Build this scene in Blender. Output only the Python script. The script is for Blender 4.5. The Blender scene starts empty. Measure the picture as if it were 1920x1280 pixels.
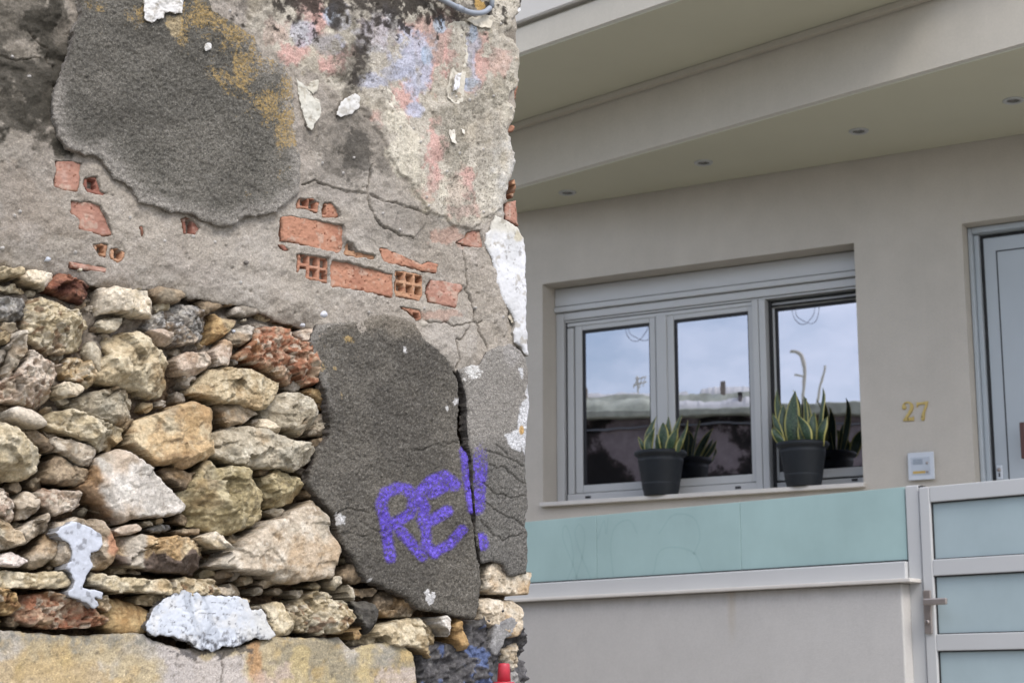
import bpy, bmesh, math, random
import numpy as np
from mathutils import Vector, Matrix

random.seed(7)
np.random.seed(7)
scene = bpy.context.scene
COL = scene.collection

# ------------------------------------------------------------------ camera
FPX = 3300.0                      # focal length in pixels of a 1920 wide frame
EYE = 1.15                        # eye height above the street
PITCH = math.atan(670.0 / FPX)    # the camera looks up a little
cam_d = bpy.data.cameras.new("camera")
cam = bpy.data.objects.new("camera", cam_d)
COL.objects.link(cam)
cam.location = (0, 0, EYE)
cam.rotation_euler = (math.pi / 2 + PITCH, 0, 0)
cam_d.sensor_width = 36.0
cam_d.lens = FPX * 36.0 / 1920.0
cam_d.clip_start = 0.05
cam_d.clip_end = 3000
cam_d.dof.use_dof = True
cam_d.dof.focus_distance = 3.45
cam_d.dof.aperture_fstop = 11.0
scene.camera = cam

# ------------------------------------------------------------------ sky and sun
SUN_EL, SUN_AZ = math.radians(46), math.radians(152)   # azimuth measured clockwise from +Y
world = bpy.data.worlds.new("World")
scene.world = world
world.use_nodes = True
wn, wl = world.node_tree.nodes, world.node_tree.links
wn.clear()
w_out = wn.new("ShaderNodeOutputWorld")
w_bg = wn.new("ShaderNodeBackground")
w_sky = wn.new("ShaderNodeTexSky")
w_sky.sky_type = 'NISHITA'
w_sky.sun_disc = False
w_sky.sun_elevation = SUN_EL
w_sky.sun_rotation = SUN_AZ
w_sky.air_density = 1.0
w_sky.dust_density = 2.5
w_sky.ozone_density = 1.5
# thin broken overcast over the blue
w_tc = wn.new("ShaderNodeTexCoord")
w_map = wn.new("ShaderNodeMapping")
w_map.inputs['Scale'].default_value = (1.6, 1.6, 4.0)
w_n = wn.new("ShaderNodeTexNoise")
w_n.inputs['Scale'].default_value = 3.4
w_n.inputs['Detail'].default_value = 6.0
w_n.inputs['Roughness'].default_value = 0.55
w_r = wn.new("ShaderNodeValToRGB")
w_r.color_ramp.elements[0].position = 0.34
w_r.color_ramp.elements[0].color = (0.14, 0.14, 0.14, 1)
w_r.color_ramp.elements[1].position = 0.68
w_r.color_ramp.elements[1].color = (0.96, 0.96, 0.96, 1)
w_mix = wn.new("ShaderNodeMix")
w_mix.data_type = 'RGBA'
w_mix.inputs[7].default_value = (7.0, 7.3, 8.3, 1)
wl.new(w_tc.outputs['Generated'], w_map.inputs['Vector'])
wl.new(w_map.outputs['Vector'], w_n.inputs['Vector'])
wl.new(w_n.outputs['Fac'], w_r.inputs['Fac'])
wl.new(w_r.outputs['Color'], w_mix.inputs[0])
wl.new(w_sky.outputs['Color'], w_mix.inputs[6])
wl.new(w_mix.outputs[2], w_bg.inputs['Color'])
w_bg.inputs['Strength'].default_value = 0.10
wl.new(w_bg.outputs['Background'], w_out.inputs['Surface'])

sun_d = bpy.data.lights.new("sun", 'SUN')
sun_d.energy = 0.9
sun_d.angle = math.radians(24)
sun_d.color = (1.0, 0.96, 0.90)
sun = bpy.data.objects.new("sun", sun_d)
COL.objects.link(sun)
_sd = Vector((math.sin(SUN_AZ) * math.cos(SUN_EL), math.cos(SUN_AZ) * math.cos(SUN_EL), math.sin(SUN_EL)))
sun.rotation_euler = _sd.to_track_quat('Z', 'Y').to_euler()

vs = scene.view_settings
vs.view_transform = 'Standard'
vs.look = 'None'
vs.gamma = 1.0
vs.use_curve_mapping = False
vs.exposure = 1.42
scene.cycles.max_bounces = 8
scene.cycles.diffuse_bounces = 4
scene.cycles.use_denoising = True

# ------------------------------------------------------------------ small maths
ALB = 0.80


def L(r, g, b, k=1.0):
    """sRGB 0..255 -> linear base colour"""
    o = []
    for c in (r, g, b):
        c /= 255.0
        o.append((c / 12.92 if c <= 0.04045 else ((c + 0.055) / 1.055) ** 2.4) * ALB * k)
    return np.array(o)


def sm(a, b, x):
    t = np.clip((x - a) / (b - a), 0, 1)
    return t * t * (3 - 2 * t)


def _h(ix, iy, s):
    x = ix.astype(np.uint32) * np.uint32(374761393) + iy.astype(np.uint32) * np.uint32(668265263) + np.uint32((s * 2246822519) & 0xffffffff)
    x ^= x >> np.uint32(13)
    x = x * np.uint32(1274126177)
    x ^= x >> np.uint32(16)
    x = x * np.uint32(2246822519)
    x ^= x >> np.uint32(15)
    return x.astype(np.float64) / 4294967295.0


def vn(x, y, s):
    ix, iy = np.floor(x).astype(np.int64), np.floor(y).astype(np.int64)
    fx, fy = x - ix, y - iy
    fx = fx * fx * fx * (fx * (fx * 6 - 15) + 10)
    fy = fy * fy * fy * (fy * (fy * 6 - 15) + 10)
    a, b = _h(ix, iy, s), _h(ix + 1, iy, s)
    c, d = _h(ix, iy + 1, s), _h(ix + 1, iy + 1, s)
    return ((a + (b - a) * fx) * (1 - fy) + (c + (d - c) * fx) * fy) * 2 - 1


def fbm(x, y, f, o, s, g=0.5):
    t, a, n = 0, 1.0, 0
    for i in range(o):
        t = t + a * vn(x * f + i * 17.3, y * f - i * 9.1, s + i * 31)
        n += a
        a *= g
        f *= 2.03
    return t / n * 1.6


def ridge(x, y, f, o, s):
    t, a, n = 0, 1.0, 0
    for i in range(o):
        t = t + a * (1 - np.abs(vn(x * f + i * 7.7, y * f + i * 3.3, s + i * 13)) * 2)
        n += a
        a *= 0.5
        f *= 2.1
    return t / n


def worley(x, y, f, s):
    x, y = x * f, y * f
    ix, iy = np.floor(x).astype(np.int64), np.floor(y).astype(np.int64)
    best = np.full(x.shape, 9.0)
    bid = np.zeros(x.shape)
    for dx in (-1, 0, 1):
        for dy in (-1, 0, 1):
            cx, cy = ix + dx, iy + dy
            d = np.hypot(cx + _h(cx, cy, s) - x, cy + _h(cx, cy, s + 5) - y)
            m = d < best
            best = np.where(m, d, best)
            bid = np.where(m, _h(cx, cy, s + 11), bid)
    return best, bid


def facet(x, y, f, s, tilt):
    """fracture planes: every cell of a random mosaic is a small tilted plane"""
    X, Y = x * f, y * f
    ix, iy = np.floor(X).astype(np.int64), np.floor(Y).astype(np.int64)
    best = np.full(x.shape, 9.0)
    val = np.zeros(x.shape)
    for dx in (-1, 0, 1):
        for dy in (-1, 0, 1):
            cx, cy = ix + dx, iy + dy
            ax, ay = X - cx - _h(cx, cy, s), Y - cy - _h(cx, cy, s + 5)
            d = np.abs(ax) + np.abs(ay) * 1.2
            v = (ax * (_h(cx, cy, s + 7) - .5) + ay * (_h(cx, cy, s + 9) - .5)) * 2 * tilt + (_h(cx, cy, s + 13) - .5) * tilt * .8
            m = d < best
            best = np.where(m, d, best)
            val = np.where(m, v, val)
    return val / f


def sdf(x, y, poly):
    """signed distance to a polygon, positive inside"""
    P = np.asarray(poly, float)
    d2 = np.full(x.shape, 1e18)
    ins = np.zeros(x.shape, bool)
    n = len(P)
    for i in range(n):
        ax, ay = P[i]
        bx, by = P[(i + 1) % n]
        ex, ey = bx - ax, by - ay
        wx, wy = x - ax, y - ay
        t = np.clip((wx * ex + wy * ey) / max(ex * ex + ey * ey, 1e-12), 0, 1)
        d2 = np.minimum(d2, (wx - ex * t) ** 2 + (wy - ey * t) ** 2)
        if ay != by:
            c = ((ay > y) != (by > y)) & (x < (bx - ax) * (y - ay) / (by - ay) + ax)
            ins ^= c
    return np.where(ins, 1, -1) * np.sqrt(d2)


def dline(x, y, pts):
    d2 = np.full(x.shape, 1e18)
    for (ax, ay), (bx, by) in zip(pts[:-1], pts[1:]):
        ex, ey = bx - ax, by - ay
        wx, wy = x - ax, y - ay
        t = np.clip((wx * ex + wy * ey) / max(ex * ex + ey * ey, 1e-12), 0, 1)
        d2 = np.minimum(d2, (wx - ex * t) ** 2 + (wy - ey * t) ** 2)
    return np.sqrt(d2)


def mx(col, m, c):
    m = np.clip(m, 0, 1)[..., None]
    return col * (1 - m) + np.asarray(c) * m


class Frame:
    """an upright plane in the place: local x along it, y into it, z up"""

    def __init__(self, O, ang):
        self.O, self.ang = np.array(O, float), ang
        c, s = math.cos(ang), math.sin(ang)
        self.ex, self.ey = np.array((c, s, 0)), np.array((-s, c, 0))

    def loc(self, px, py, y=0.0):
        """where the sight line of a photograph pixel meets the plane at depth y"""
        px, py = np.asarray(px, float), np.asarray(py, float)
        a, b = (px - 960) / FPX, -(py - 640) / FPX
        d = np.stack([a, math.cos(PITCH) - b * math.sin(PITCH), math.sin(PITCH) + b * math.cos(PITCH)], -1)
        C = np.array((0, 0, EYE)) - self.O
        t = (y - C @ self.ey) / (d @ self.ey)
        p = C + d * t[..., None]
        return p @ self.ex, p[..., 2]

    def atz(self, px, py, z):
        """where the sight line meets the level plane at height z, in local x, y"""
        a, b = (px - 960) / FPX, -(py - 640) / FPX
        d = np.array([a, math.cos(PITCH) - b * math.sin(PITCH), math.sin(PITCH) + b * math.cos(PITCH)])
        C = np.array((0, 0, EYE)) - self.O
        p = C + d * (z - C[2]) / d[2]
        return float(p @ self.ex), float(p @ self.ey)

    def pix(self, x, y, z):
        X = self.O[0] + x * self.ex[0] + y * self.ey[0]
        Y = self.O[1] + x * self.ex[1] + y * self.ey[1]
        Z = z - EYE + self.O[2]
        f = Y * math.cos(PITCH) + Z * math.sin(PITCH)
        u = -Y * math.sin(PITCH) + Z * math.cos(PITCH)
        return 960 + FPX * X / f, 640 - FPX * u / f


def ground_point(px, dist):
    return ((px - 960) / FPX * dist, dist, 0.0)


HZ = math.hypot(FPX, 670)
RF = Frame((0.0, 3.6, 0.0), math.atan2(HZ, 4240))             # ruined wall
HF = Frame(ground_point(1716, 8.5), -math.atan2(HZ, 5830))    # house facade
FF = Frame(ground_point(1712, 6.8), -math.atan2(HZ, 3560))    # garden fence

# ------------------------------------------------------------------ objects


def tag(o, label=None, cat=None, group=None, kind=None):
    if label: o['label'] = label
    if cat: o['category'] = cat
    if group: o['group'] = group
    if kind: o['kind'] = kind
    return o


def empty(name, loc=(0, 0, 0), rz=0.0, parent=None):
    o = bpy.data.objects.new(name, None)
    COL.objects.link(o)
    o.location = loc
    o.rotation_euler = (0, 0, rz)
    o.empty_display_size = 0.1
    if parent: o.parent = parent
    return o


def link(name, me, mat, parent=None, smooth=False):
    o = bpy.data.objects.new(name, me)
    COL.objects.link(o)
    if mat: me.materials.append(mat)
    if parent: o.parent = parent
    if smooth:
        me.polygons.foreach_set('use_smooth', np.ones(len(me.polygons), bool))
    return o


def from_bm(name, bm, mat, parent=None, smooth=False):
    me = bpy.data.meshes.new(name)
    bm.to_mesh(me)
    bm.free()
    return link(name, me, mat, parent, smooth)


def add_box(bm, x0, x1, y0, y1, z0, z1, bevel=0.0):
    xs, ys, zs = sorted((x0, x1)), sorted((y0, y1)), sorted((z0, z1))
    v = [bm.verts.new((x, y, z)) for x in xs for y in ys for z in zs]
    F = [(0, 1, 3, 2), (4, 6, 7, 5), (0, 4, 5, 1), (2, 3, 7, 6), (0, 2, 6, 4), (1, 5, 7, 3)]
    fs = [bm.faces.new([v[i] for i in f]) for f in F]
    if bevel > 0:
        es = list({e for f in fs for e in f.edges})
        bmesh.ops.bevel(bm, geom=es, offset=bevel, segments=2, affect='EDGES', profile=0.5)


def box(name, mat, parent, x0, x1, y0, y1, z0, z1, bevel=0.0015):
    bm = bmesh.new()
    add_box(bm, x0, x1, y0, y1, z0, z1, bevel)
    return from_bm(name, bm, mat, parent)


def add_tube(bm, pts, r, seg=10, caps=True):
    pts = [Vector(p) for p in pts]
    n = len(pts)
    rr = r if hasattr(r, '__len__') else [r] * n
    rings = []
    up = Vector((0, 0, 1))
    for i, p in enumerate(pts):
        t = (pts[min(i + 1, n - 1)] - pts[max(i - 1, 0)]).normalized()
        a = t.cross(up if abs(t.dot(up)) < 0.95 else Vector((1, 0, 0))).normalized()
        if rings and a.dot(last) < 0: a = -a
        last = a
        b = t.cross(a)
        rings.append([bm.verts.new(p + (a * math.cos(k / seg * 2 * math.pi) + b * math.sin(k / seg * 2 * math.pi)) * rr[i]) for k in range(seg)])
    for A, B in zip(rings[:-1], rings[1:]):
        for k in range(seg):
            f = bm.faces.new((A[k], A[(k + 1) % seg], B[(k + 1) % seg], B[k]))
            f.smooth = True
    if caps:
        bm.faces.new(list(reversed(rings[0])))
        bm.faces.new(rings[-1])
    bmesh.ops.recalc_face_normals(bm, faces=bm.faces)


def tube(name, mat, parent, pts, r, seg=10):
    bm = bmesh.new()
    add_tube(bm, pts, r, seg)
    return from_bm(name, bm, mat, parent)


def add_lathe(bm, prof, c=(0, 0, 0), seg=48, cap_lo=True, cap_hi=True):
    rings = []
    for r, z in prof:
        rings.append([bm.verts.new((c[0] + r * math.cos(k / seg * 2 * math.pi), c[1] + r * math.sin(k / seg * 2 * math.pi), c[2] + z)) for k in range(seg)])
    for A, B in zip(rings[:-1], rings[1:]):
        for k in range(seg):
            f = bm.faces.new((A[k], A[(k + 1) % seg], B[(k + 1) % seg], B[k]))
            f.smooth = True
    if cap_lo: bm.faces.new(list(reversed(rings[0])))
    if cap_hi: bm.faces.new(rings[-1])
    bmesh.ops.recalc_face_normals(bm, faces=bm.faces)


# ------------------------------------------------------------------ materials
def new_mat(name):
    m = bpy.data.materials.new(name)
    m.use_nodes = True
    nt = m.node_tree
    return m, nt, nt.nodes, nt.links, nt.nodes['Principled BSDF']


def ramp(N, stops):
    r = N.new("ShaderNodeValToRGB")
    e = r.color_ramp.elements
    e[0].position, e[0].color = stops[0][0], (*stops[0][1], 1)
    e[1].position, e[1].color = stops[-1][0], (*stops[-1][1], 1)
    for p, c in stops[1:-1]:
        k = e.new(p)
        k.color = (*c, 1)
    return r


def noise_node(N, K, tc, scale, detail=4, rough=0.55, out='Object', stretch=None):
    n = N.new("ShaderNodeTexNoise")
    n.inputs['Scale'].default_value = scale
    n.inputs['Detail'].default_value = detail
    n.inputs['Roughness'].default_value = rough
    if stretch:
        mp = N.new("ShaderNodeMapping")
        mp.inputs['Scale'].default_value = stretch
        K.new(tc.outputs[out], mp.inputs['Vector'])
        K.new(mp.outputs['Vector'], n.inputs['Vector'])
    else:
        K.new(tc.outputs[out], n.inputs['Vector'])
    return n


def surface(name, base, rough=0.5, metal=0.0, var=0.08, vscale=6.0, bump=0.0, bscale=300.0, bdist=0.001, spec=0.5, coat=0.0, streak=0.0, grain=0.0):
    """plain painted / plastered / metal surface with faint uneven tone and relief"""
    m, nt, N, K, P = new_mat(name)
    tc = N.new("ShaderNodeTexCoord")
    n1 = noise_node(N, K, tc, vscale, 5, 0.6)
    b = np.asarray(base)
    r = ramp(N, [(0.3, tuple(b * (1 - var))), (0.7, tuple(np.minimum(b * (1 + var), 0.95)))])
    K.new(n1.outputs['Fac'], r.inputs['Fac'])
    src = r.outputs['Color']
    if streak > 0:
        n2 = noise_node(N, K, tc, 5.0, 5, 0.6, stretch=(3.0, 3.0, 0.25))
        r2 = ramp(N, [(0.42, (1 - streak,) * 3), (0.62, (1, 1, 1))])
        K.new(n2.outputs['Fac'], r2.inputs['Fac'])
        mm = N.new("ShaderNodeMix")
        mm.data_type = 'RGBA'
        mm.blend_type = 'MULTIPLY'
        mm.inputs[0].default_value = 1.0
        K.new(src, mm.inputs[6])
        K.new(r2.outputs['Color'], mm.inputs[7])
        src = mm.outputs[2]
    if grain > 0:   # sand grain of a float finish and soft trowel patches
        n5 = noise_node(N, K, tc, 110, 3, 0.7)
        n6 = noise_node(N, K, tc, 7, 6, 0.65)
        for nn, lo, hi in ((n5, 1 - grain, 1 + grain), (n6, 1 - grain * .9, 1 + grain * .6)):
            r5 = ramp(N, [(0.3, (lo,) * 3), (0.7, (hi,) * 3)])
            K.new(nn.outputs['Fac'], r5.inputs['Fac'])
            m5 = N.new("ShaderNodeMix")
            m5.data_type = 'RGBA'
            m5.blend_type = 'MULTIPLY'
            m5.inputs[0].default_value = 1.0
            K.new(src, m5.inputs[6])
            K.new(r5.outputs['Color'], m5.inputs[7])
            src = m5.outputs[2]
    K.new(src, P.inputs['Base Color'])
    P.inputs['Metallic'].default_value = metal
    P.inputs['Specular IOR Level'].default_value = spec
    n3 = noise_node(N, K, tc, vscale * 3, 3)
    r3 = ramp(N, [(0.3, (max(rough - 0.06, 0.02),) * 3), (0.7, (min(rough + 0.06, 1),) * 3)])
    K.new(n3.outputs['Fac'], r3.inputs['Fac'])
    K.new(r3.outputs['Color'], P.inputs['Roughness'])
    if coat: P.inputs['Coat Weight'].default_value = coat
    if bump > 0:
        n4 = noise_node(N, K, tc, bscale, 3, 0.6)
        bp = N.new("ShaderNodeBump")
        bp.inputs['Strength'].default_value = bump
        bp.inputs['Distance'].default_value = bdist
        K.new(n4.outputs['Fac'], bp.inputs['Height'])
        K.new(bp.outputs['Normal'], P.inputs['Normal'])
    return m


def weathered(name, grain=0.16, gscale=260.0, bump=0.5, bdist=0.0015, rough=0.92, sand=0.0, sscale=420.0, paint=None):
    """colour comes from the piece's own pigment attribute, with mineral grain and fine relief on top"""
    m, nt, N, K, P = new_mat(name)
    tc = N.new("ShaderNodeTexCoord")
    at = N.new("ShaderNodeAttribute")
    at.attribute_name = 'pigment'
    n1 = noise_node(N, K, tc, gscale, 5, 0.65)
    r1 = ramp(N, [(0.25, (1 - grain * 2,) * 3), (0.75, (1 + grain * 1.6,) * 3)])
    K.new(n1.outputs['Fac'], r1.inputs['Fac'])
    mm = N.new("ShaderNodeMix")
    mm.data_type = 'RGBA'
    mm.blend_type = 'MULTIPLY'
    mm.inputs[0].default_value = 1.0
    K.new(at.outputs['Color'], mm.inputs[6])
    K.new(r1.outputs['Color'], mm.inputs[7])
    src = mm.outputs[2]
    if sand > 0:   # single sand grains, some pale, some dark
        v = N.new("ShaderNodeTexVoronoi")
        v.inputs['Scale'].default_value = sscale
        K.new(tc.outputs['Object'], v.inputs['Vector'])
        r2 = ramp(N, [(0.0, (1 - sand,) * 3), (0.5, (1, 1, 1)), (0.82, (1 + sand * 0.6,) * 3), (0.95, (1 + sand * 1.9,) * 3)])
        K.new(v.outputs['Color'], r2.inputs['Fac'])
        m2 = N.new("ShaderNodeMix")
        m2.data_type = 'RGBA'
        m2.blend_type = 'MULTIPLY'
        m2.inputs[0].default_value = 1.0
        K.new(src, m2.inputs[6])
        K.new(r2.outputs['Color'], m2.inputs[7])
        src = m2.outputs[2]
    if paint is not None:
        n5 = noise_node(N, K, tc, 230, 6, 0.82)
        sb_ = N.new("ShaderNodeMath")
        sb_.operation = 'ADD'
        K.new(at.outputs['Alpha'], sb_.inputs[0])
        K.new(n5.outputs['Fac'], sb_.inputs[1])
        hf_ = N.new("ShaderNodeMath")
        hf_.operation = 'MULTIPLY'
        hf_.inputs[1].default_value = 0.5
        K.new(sb_.outputs[0], hf_.inputs[0])
        r5 = ramp(N, [(0.445, (0, 0, 0)), (0.50, (.78, .78, .78))])
        K.new(hf_.outputs[0], r5.inputs['Fac'])
        m5 = N.new("ShaderNodeMix")
        m5.data_type = 'RGBA'
        K.new(r5.outputs['Color'], m5.inputs[0])
        K.new(src, m5.inputs[6])
        m5.inputs[7].default_value = (*paint, 1)
        src = m5.outputs[2]
    K.new(src, P.inputs['Base Color'])
    P.inputs['Roughness'].default_value = rough
    P.inputs['Specular IOR Level'].default_value = 0.25
    n2 = noise_node(N, K, tc, gscale * 1.3, 6, 0.7)
    bp = N.new("ShaderNodeBump")
    bp.inputs['Strength'].default_value = bump
    bp.inputs['Distance'].default_value = bdist
    K.new(n2.outputs['Fac'], bp.inputs['Height'])
    K.new(bp.outputs['Normal'], P.inputs['Normal'])
    return m


M = {}
M['coat'] = weathered('old_mortar_render', 0.17, 260, 0.9, 0.003, sand=0.17, sscale=380)
M['slab'] = weathered('roughcast_render', 0.26, 300, 0.9, 0.003, sand=0.36, sscale=480, paint=L(182, 154, 100))
M['stone'] = weathered('rubble_stone', 0.17, 150, 1.0, 0.004, sand=0.12, sscale=300)
M['brick'] = weathered('fired_clay_brick', 0.06, 220, 0.3, 0.001, rough=0.85)
M['flake'] = weathered('old_lime_paint', 0.06, 160, 0.35, 0.001, rough=0.75)
M['spray'] = weathered('spray_paint', 0.12, 300, 0.6, 0.0015, rough=0.6, sand=0.12)


def spray_mat():
    """a misted film of paint: the film thins out over the grains towards its edges"""
    m = weathered('spray_paint_film', 0.08, 300, 0.5, 0.0015, rough=0.6)
    N, K = m.node_tree.nodes, m.node_tree.links
    P = N['Principled BSDF']
    tc = N.new("ShaderNodeTexCoord")
    at = N.new("ShaderNodeAttribute")
    at.attribute_name = 'pigment'
    n = noise_node(N, K, tc, 330, 6, 0.85)
    ad = N.new("ShaderNodeMath")
    ad.operation = 'ADD'
    K.new(at.outputs['Alpha'], ad.inputs[0])
    K.new(n.outputs['Fac'], ad.inputs[1])
    r = ramp(N, [(0.41, (0, 0, 0)), (0.60, (1, 1, 1))])
    hv = N.new("ShaderNodeMath")
    hv.operation = 'MULTIPLY'
    hv.inputs[1].default_value = 0.5
    K.new(ad.outputs[0], hv.inputs[0])
    K.new(hv.outputs[0], r.inputs['Fac'])
    K.new(r.outputs['Color'], P.inputs['Alpha'])
    return m


M['spray'] = spray_mat()
M['bed'] = weathered('earth_mortar', 0.22, 200, 1.0, 0.004, sand=0.2, sscale=220)

# ================================================================== THE GROUND
def big_sheet(name, mat, pts, z):
    bm = bmesh.new()
    bm.faces.new([bm.verts.new((x, y, z)) for x, y in pts])
    bmesh.ops.recalc_face_normals(bm, faces=bm.faces)
    o = from_bm(name, bm, mat)
    return tag(o, kind='structure')


M['asphalt'] = surface('worn_street_concrete', L(140, 137, 128), 0.9, var=0.25, vscale=3, bump=0.5, bscale=180, bdist=0.004)
M['paving'] = surface('pavement_concrete', L(192, 186, 174), 0.85, var=0.15, vscale=2.5, bump=0.3, bscale=120, bdist=0.002)
big_sheet('ground', M['asphalt'], [(-900, -900), (900, -900), (900, 900), (-900, 900)], 0.0)

# ================================================================== THE RUINED HOUSE
ruin = empty('ruined_house', tuple(RF.O), RF.ang)
tag(ruin, 'crumbling old house wall of rubble stone, bricks and peeling render with purple RE! graffiti', 'ruined house')


def to_px(X, Z, w):
    return RF.pix(X, np.full(X.shape, -w), Z)


def hf(name, poly, w, mat, hfun, cfun, h=0.002, thick=0.03, edge=0.006, edrop=0.004, bn=(0.0012, 160), parent=None, seed=1,
       local=False, edgecol=None, rough_side=0.002, minsd=None):
    """a slab of material on the wall: outline traced on the plane at depth w, own relief, real thickness"""
    P = np.asarray(poly, float)
    if not local:
        lx, lz = RF.loc(P[:, 0], P[:, 1], -w)
        P = np.stack([lx, lz], 1)
    x0, x1 = math.floor(P[:, 0].min() / h) - 2, math.ceil(P[:, 0].max() / h) + 2
    z0, z1 = math.floor(P[:, 1].min() / h) - 2, math.ceil(P[:, 1].max() / h) + 2
    X, Z = np.meshgrid(np.arange(x0, x1 + 1) * h, np.arange(z0, z1 + 1) * h)
    D = sdf(X, Z, P)
    if bn[0]:
        D = D + bn[0] * (fbm(X, Z, bn[1], 3, seed + 900) + 1.5 * fbm(X, Z, bn[1] / 5, 2, seed + 950))
    gz, gx = np.gradient(D, h)
    g2 = np.maximum(gx * gx + gz * gz, 0.25)
    keep = D > -0.8 * h
    s = np.where((D < 0.3 * h) & keep, D, 0)
    X2, Z2 = X - np.clip(s * gx / g2, -h, h), Z - np.clip(s * gz / g2, -h, h)
    D2 = np.maximum(D - s, 0)
    PX, PY = to_px(X2, Z2, w)
    W = hfun(X2, Z2, PX, PY, D2)
    e = 1 - np.clip(D2 / edge, 0, 1)
    W = W - edrop * (1 - np.sqrt(np.maximum(1 - e * e, 0)))
    Cc = cfun(X2, Z2, PX, PY, D2, W)
    if cfun_has_mask := isinstance(Cc, tuple):
        Cc, fm = Cc
        keep &= fm
    ny, nx = X.shape
    idx = np.full(ny * nx, -1, np.int64)
    kf = keep.ravel()
    fk = keep[:-1, :-1] & keep[1:, :-1] & keep[:-1, 1:] & keep[1:, 1:]
    ii, jj = np.nonzero(fk)
    a = ii * nx + jj
    quads = np.stack([a, a + 1, a + nx + 1, a + nx], 1)
    used = np.unique(quads)
    idx[used] = np.arange(len(used))
    quads = idx[quads]
    V = np.stack([X2.ravel()[used], -(w + W).ravel()[used], Z2.ravel()[used]], 1)
    if Cc.shape[-1] == 3:
        Cc = np.concatenate([Cc, np.zeros(Cc.shape[:-1] + (1,))], -1)
    C = Cc.reshape(-1, 4)[used]
    nV = len(V)
    e1 = np.concatenate([quads[:, [0, 1]], quads[:, [1, 2]], quads[:, [2, 3]], quads[:, [3, 0]]])
    code, rev = e1[:, 0] * nV + e1[:, 1], e1[:, 1] * nV + e1[:, 0]
    be = e1[~np.isin(code, rev)]
    faces = [quads]
    if thick > 0 and len(be):
        bv = np.unique(be)
        bi = np.full(nV, -1, np.int64)
        bi[bv] = np.arange(len(bv))
        top = V[bv]
        gxf, gzf = gx.ravel()[used][bv], gz.ravel()[used][bv]
        gl = np.maximum(np.hypot(gxf, gzf), 0.3)
        rows = [top.copy()]
        yb = -(w - thick)
        for k, t in enumerate((0.35, 0.7, 1.0)):
            r = top.copy()
            r[:, 1] = top[:, 1] * (1 - t) + yb * t
            inn = rough_side * (0.4 + 1.2 * t) * (0.6 + fbm(top[:, 0] + k, top[:, 2], 150, 3, seed + 70 + k))
            r[:, 0] += inn * gxf / gl
            r[:, 2] += inn * gzf / gl
            rows.append(r)
        nb = len(bv)
        ec = C[bv] if edgecol is None else np.concatenate([np.asarray(edgecol) * (1 + 0.18 * fbm(top[:, 0], top[:, 2], 120, 3, seed + 33))[:, None], np.zeros((nb, 1))], 1)
        A, B = bi[be[:, 0]], bi[be[:, 1]]
        for k in range(3):
            o0, o1 = nV + k * nb, nV + (k + 1) * nb
            faces.append(np.stack([B + o0, A + o0, A + o1, B + o1], 1))
        V = np.concatenate([V] + rows)
        C = np.concatenate([C] + [ec] * 4)
    Q = np.concatenate(faces).astype(np.int32)
    me = bpy.data.meshes.new(name)
    me.vertices.add(len(V))
    me.vertices.foreach_set('co', V.astype(np.float32).ravel())
    me.loops.add(Q.size)
    me.loops.foreach_set('vertex_index', Q.ravel())
    me.polygons.add(len(Q))
    me.polygons.foreach_set('loop_start', (np.arange(len(Q)) * 4).astype(np.int32))
    me.update(calc_edges=True)
    at = me.attributes.new('pigment', 'FLOAT_COLOR', 'POINT')
    at.data.foreach_set('color', np.concatenate([np.clip(C[:, :3], 0.004, 0.95), np.clip(C[:, 3:], 0, 1)], 1).astype(np.float32).ravel())
    o = link(name, me, mat, ruin if parent is None else parent, smooth=True)
    return o


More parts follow.
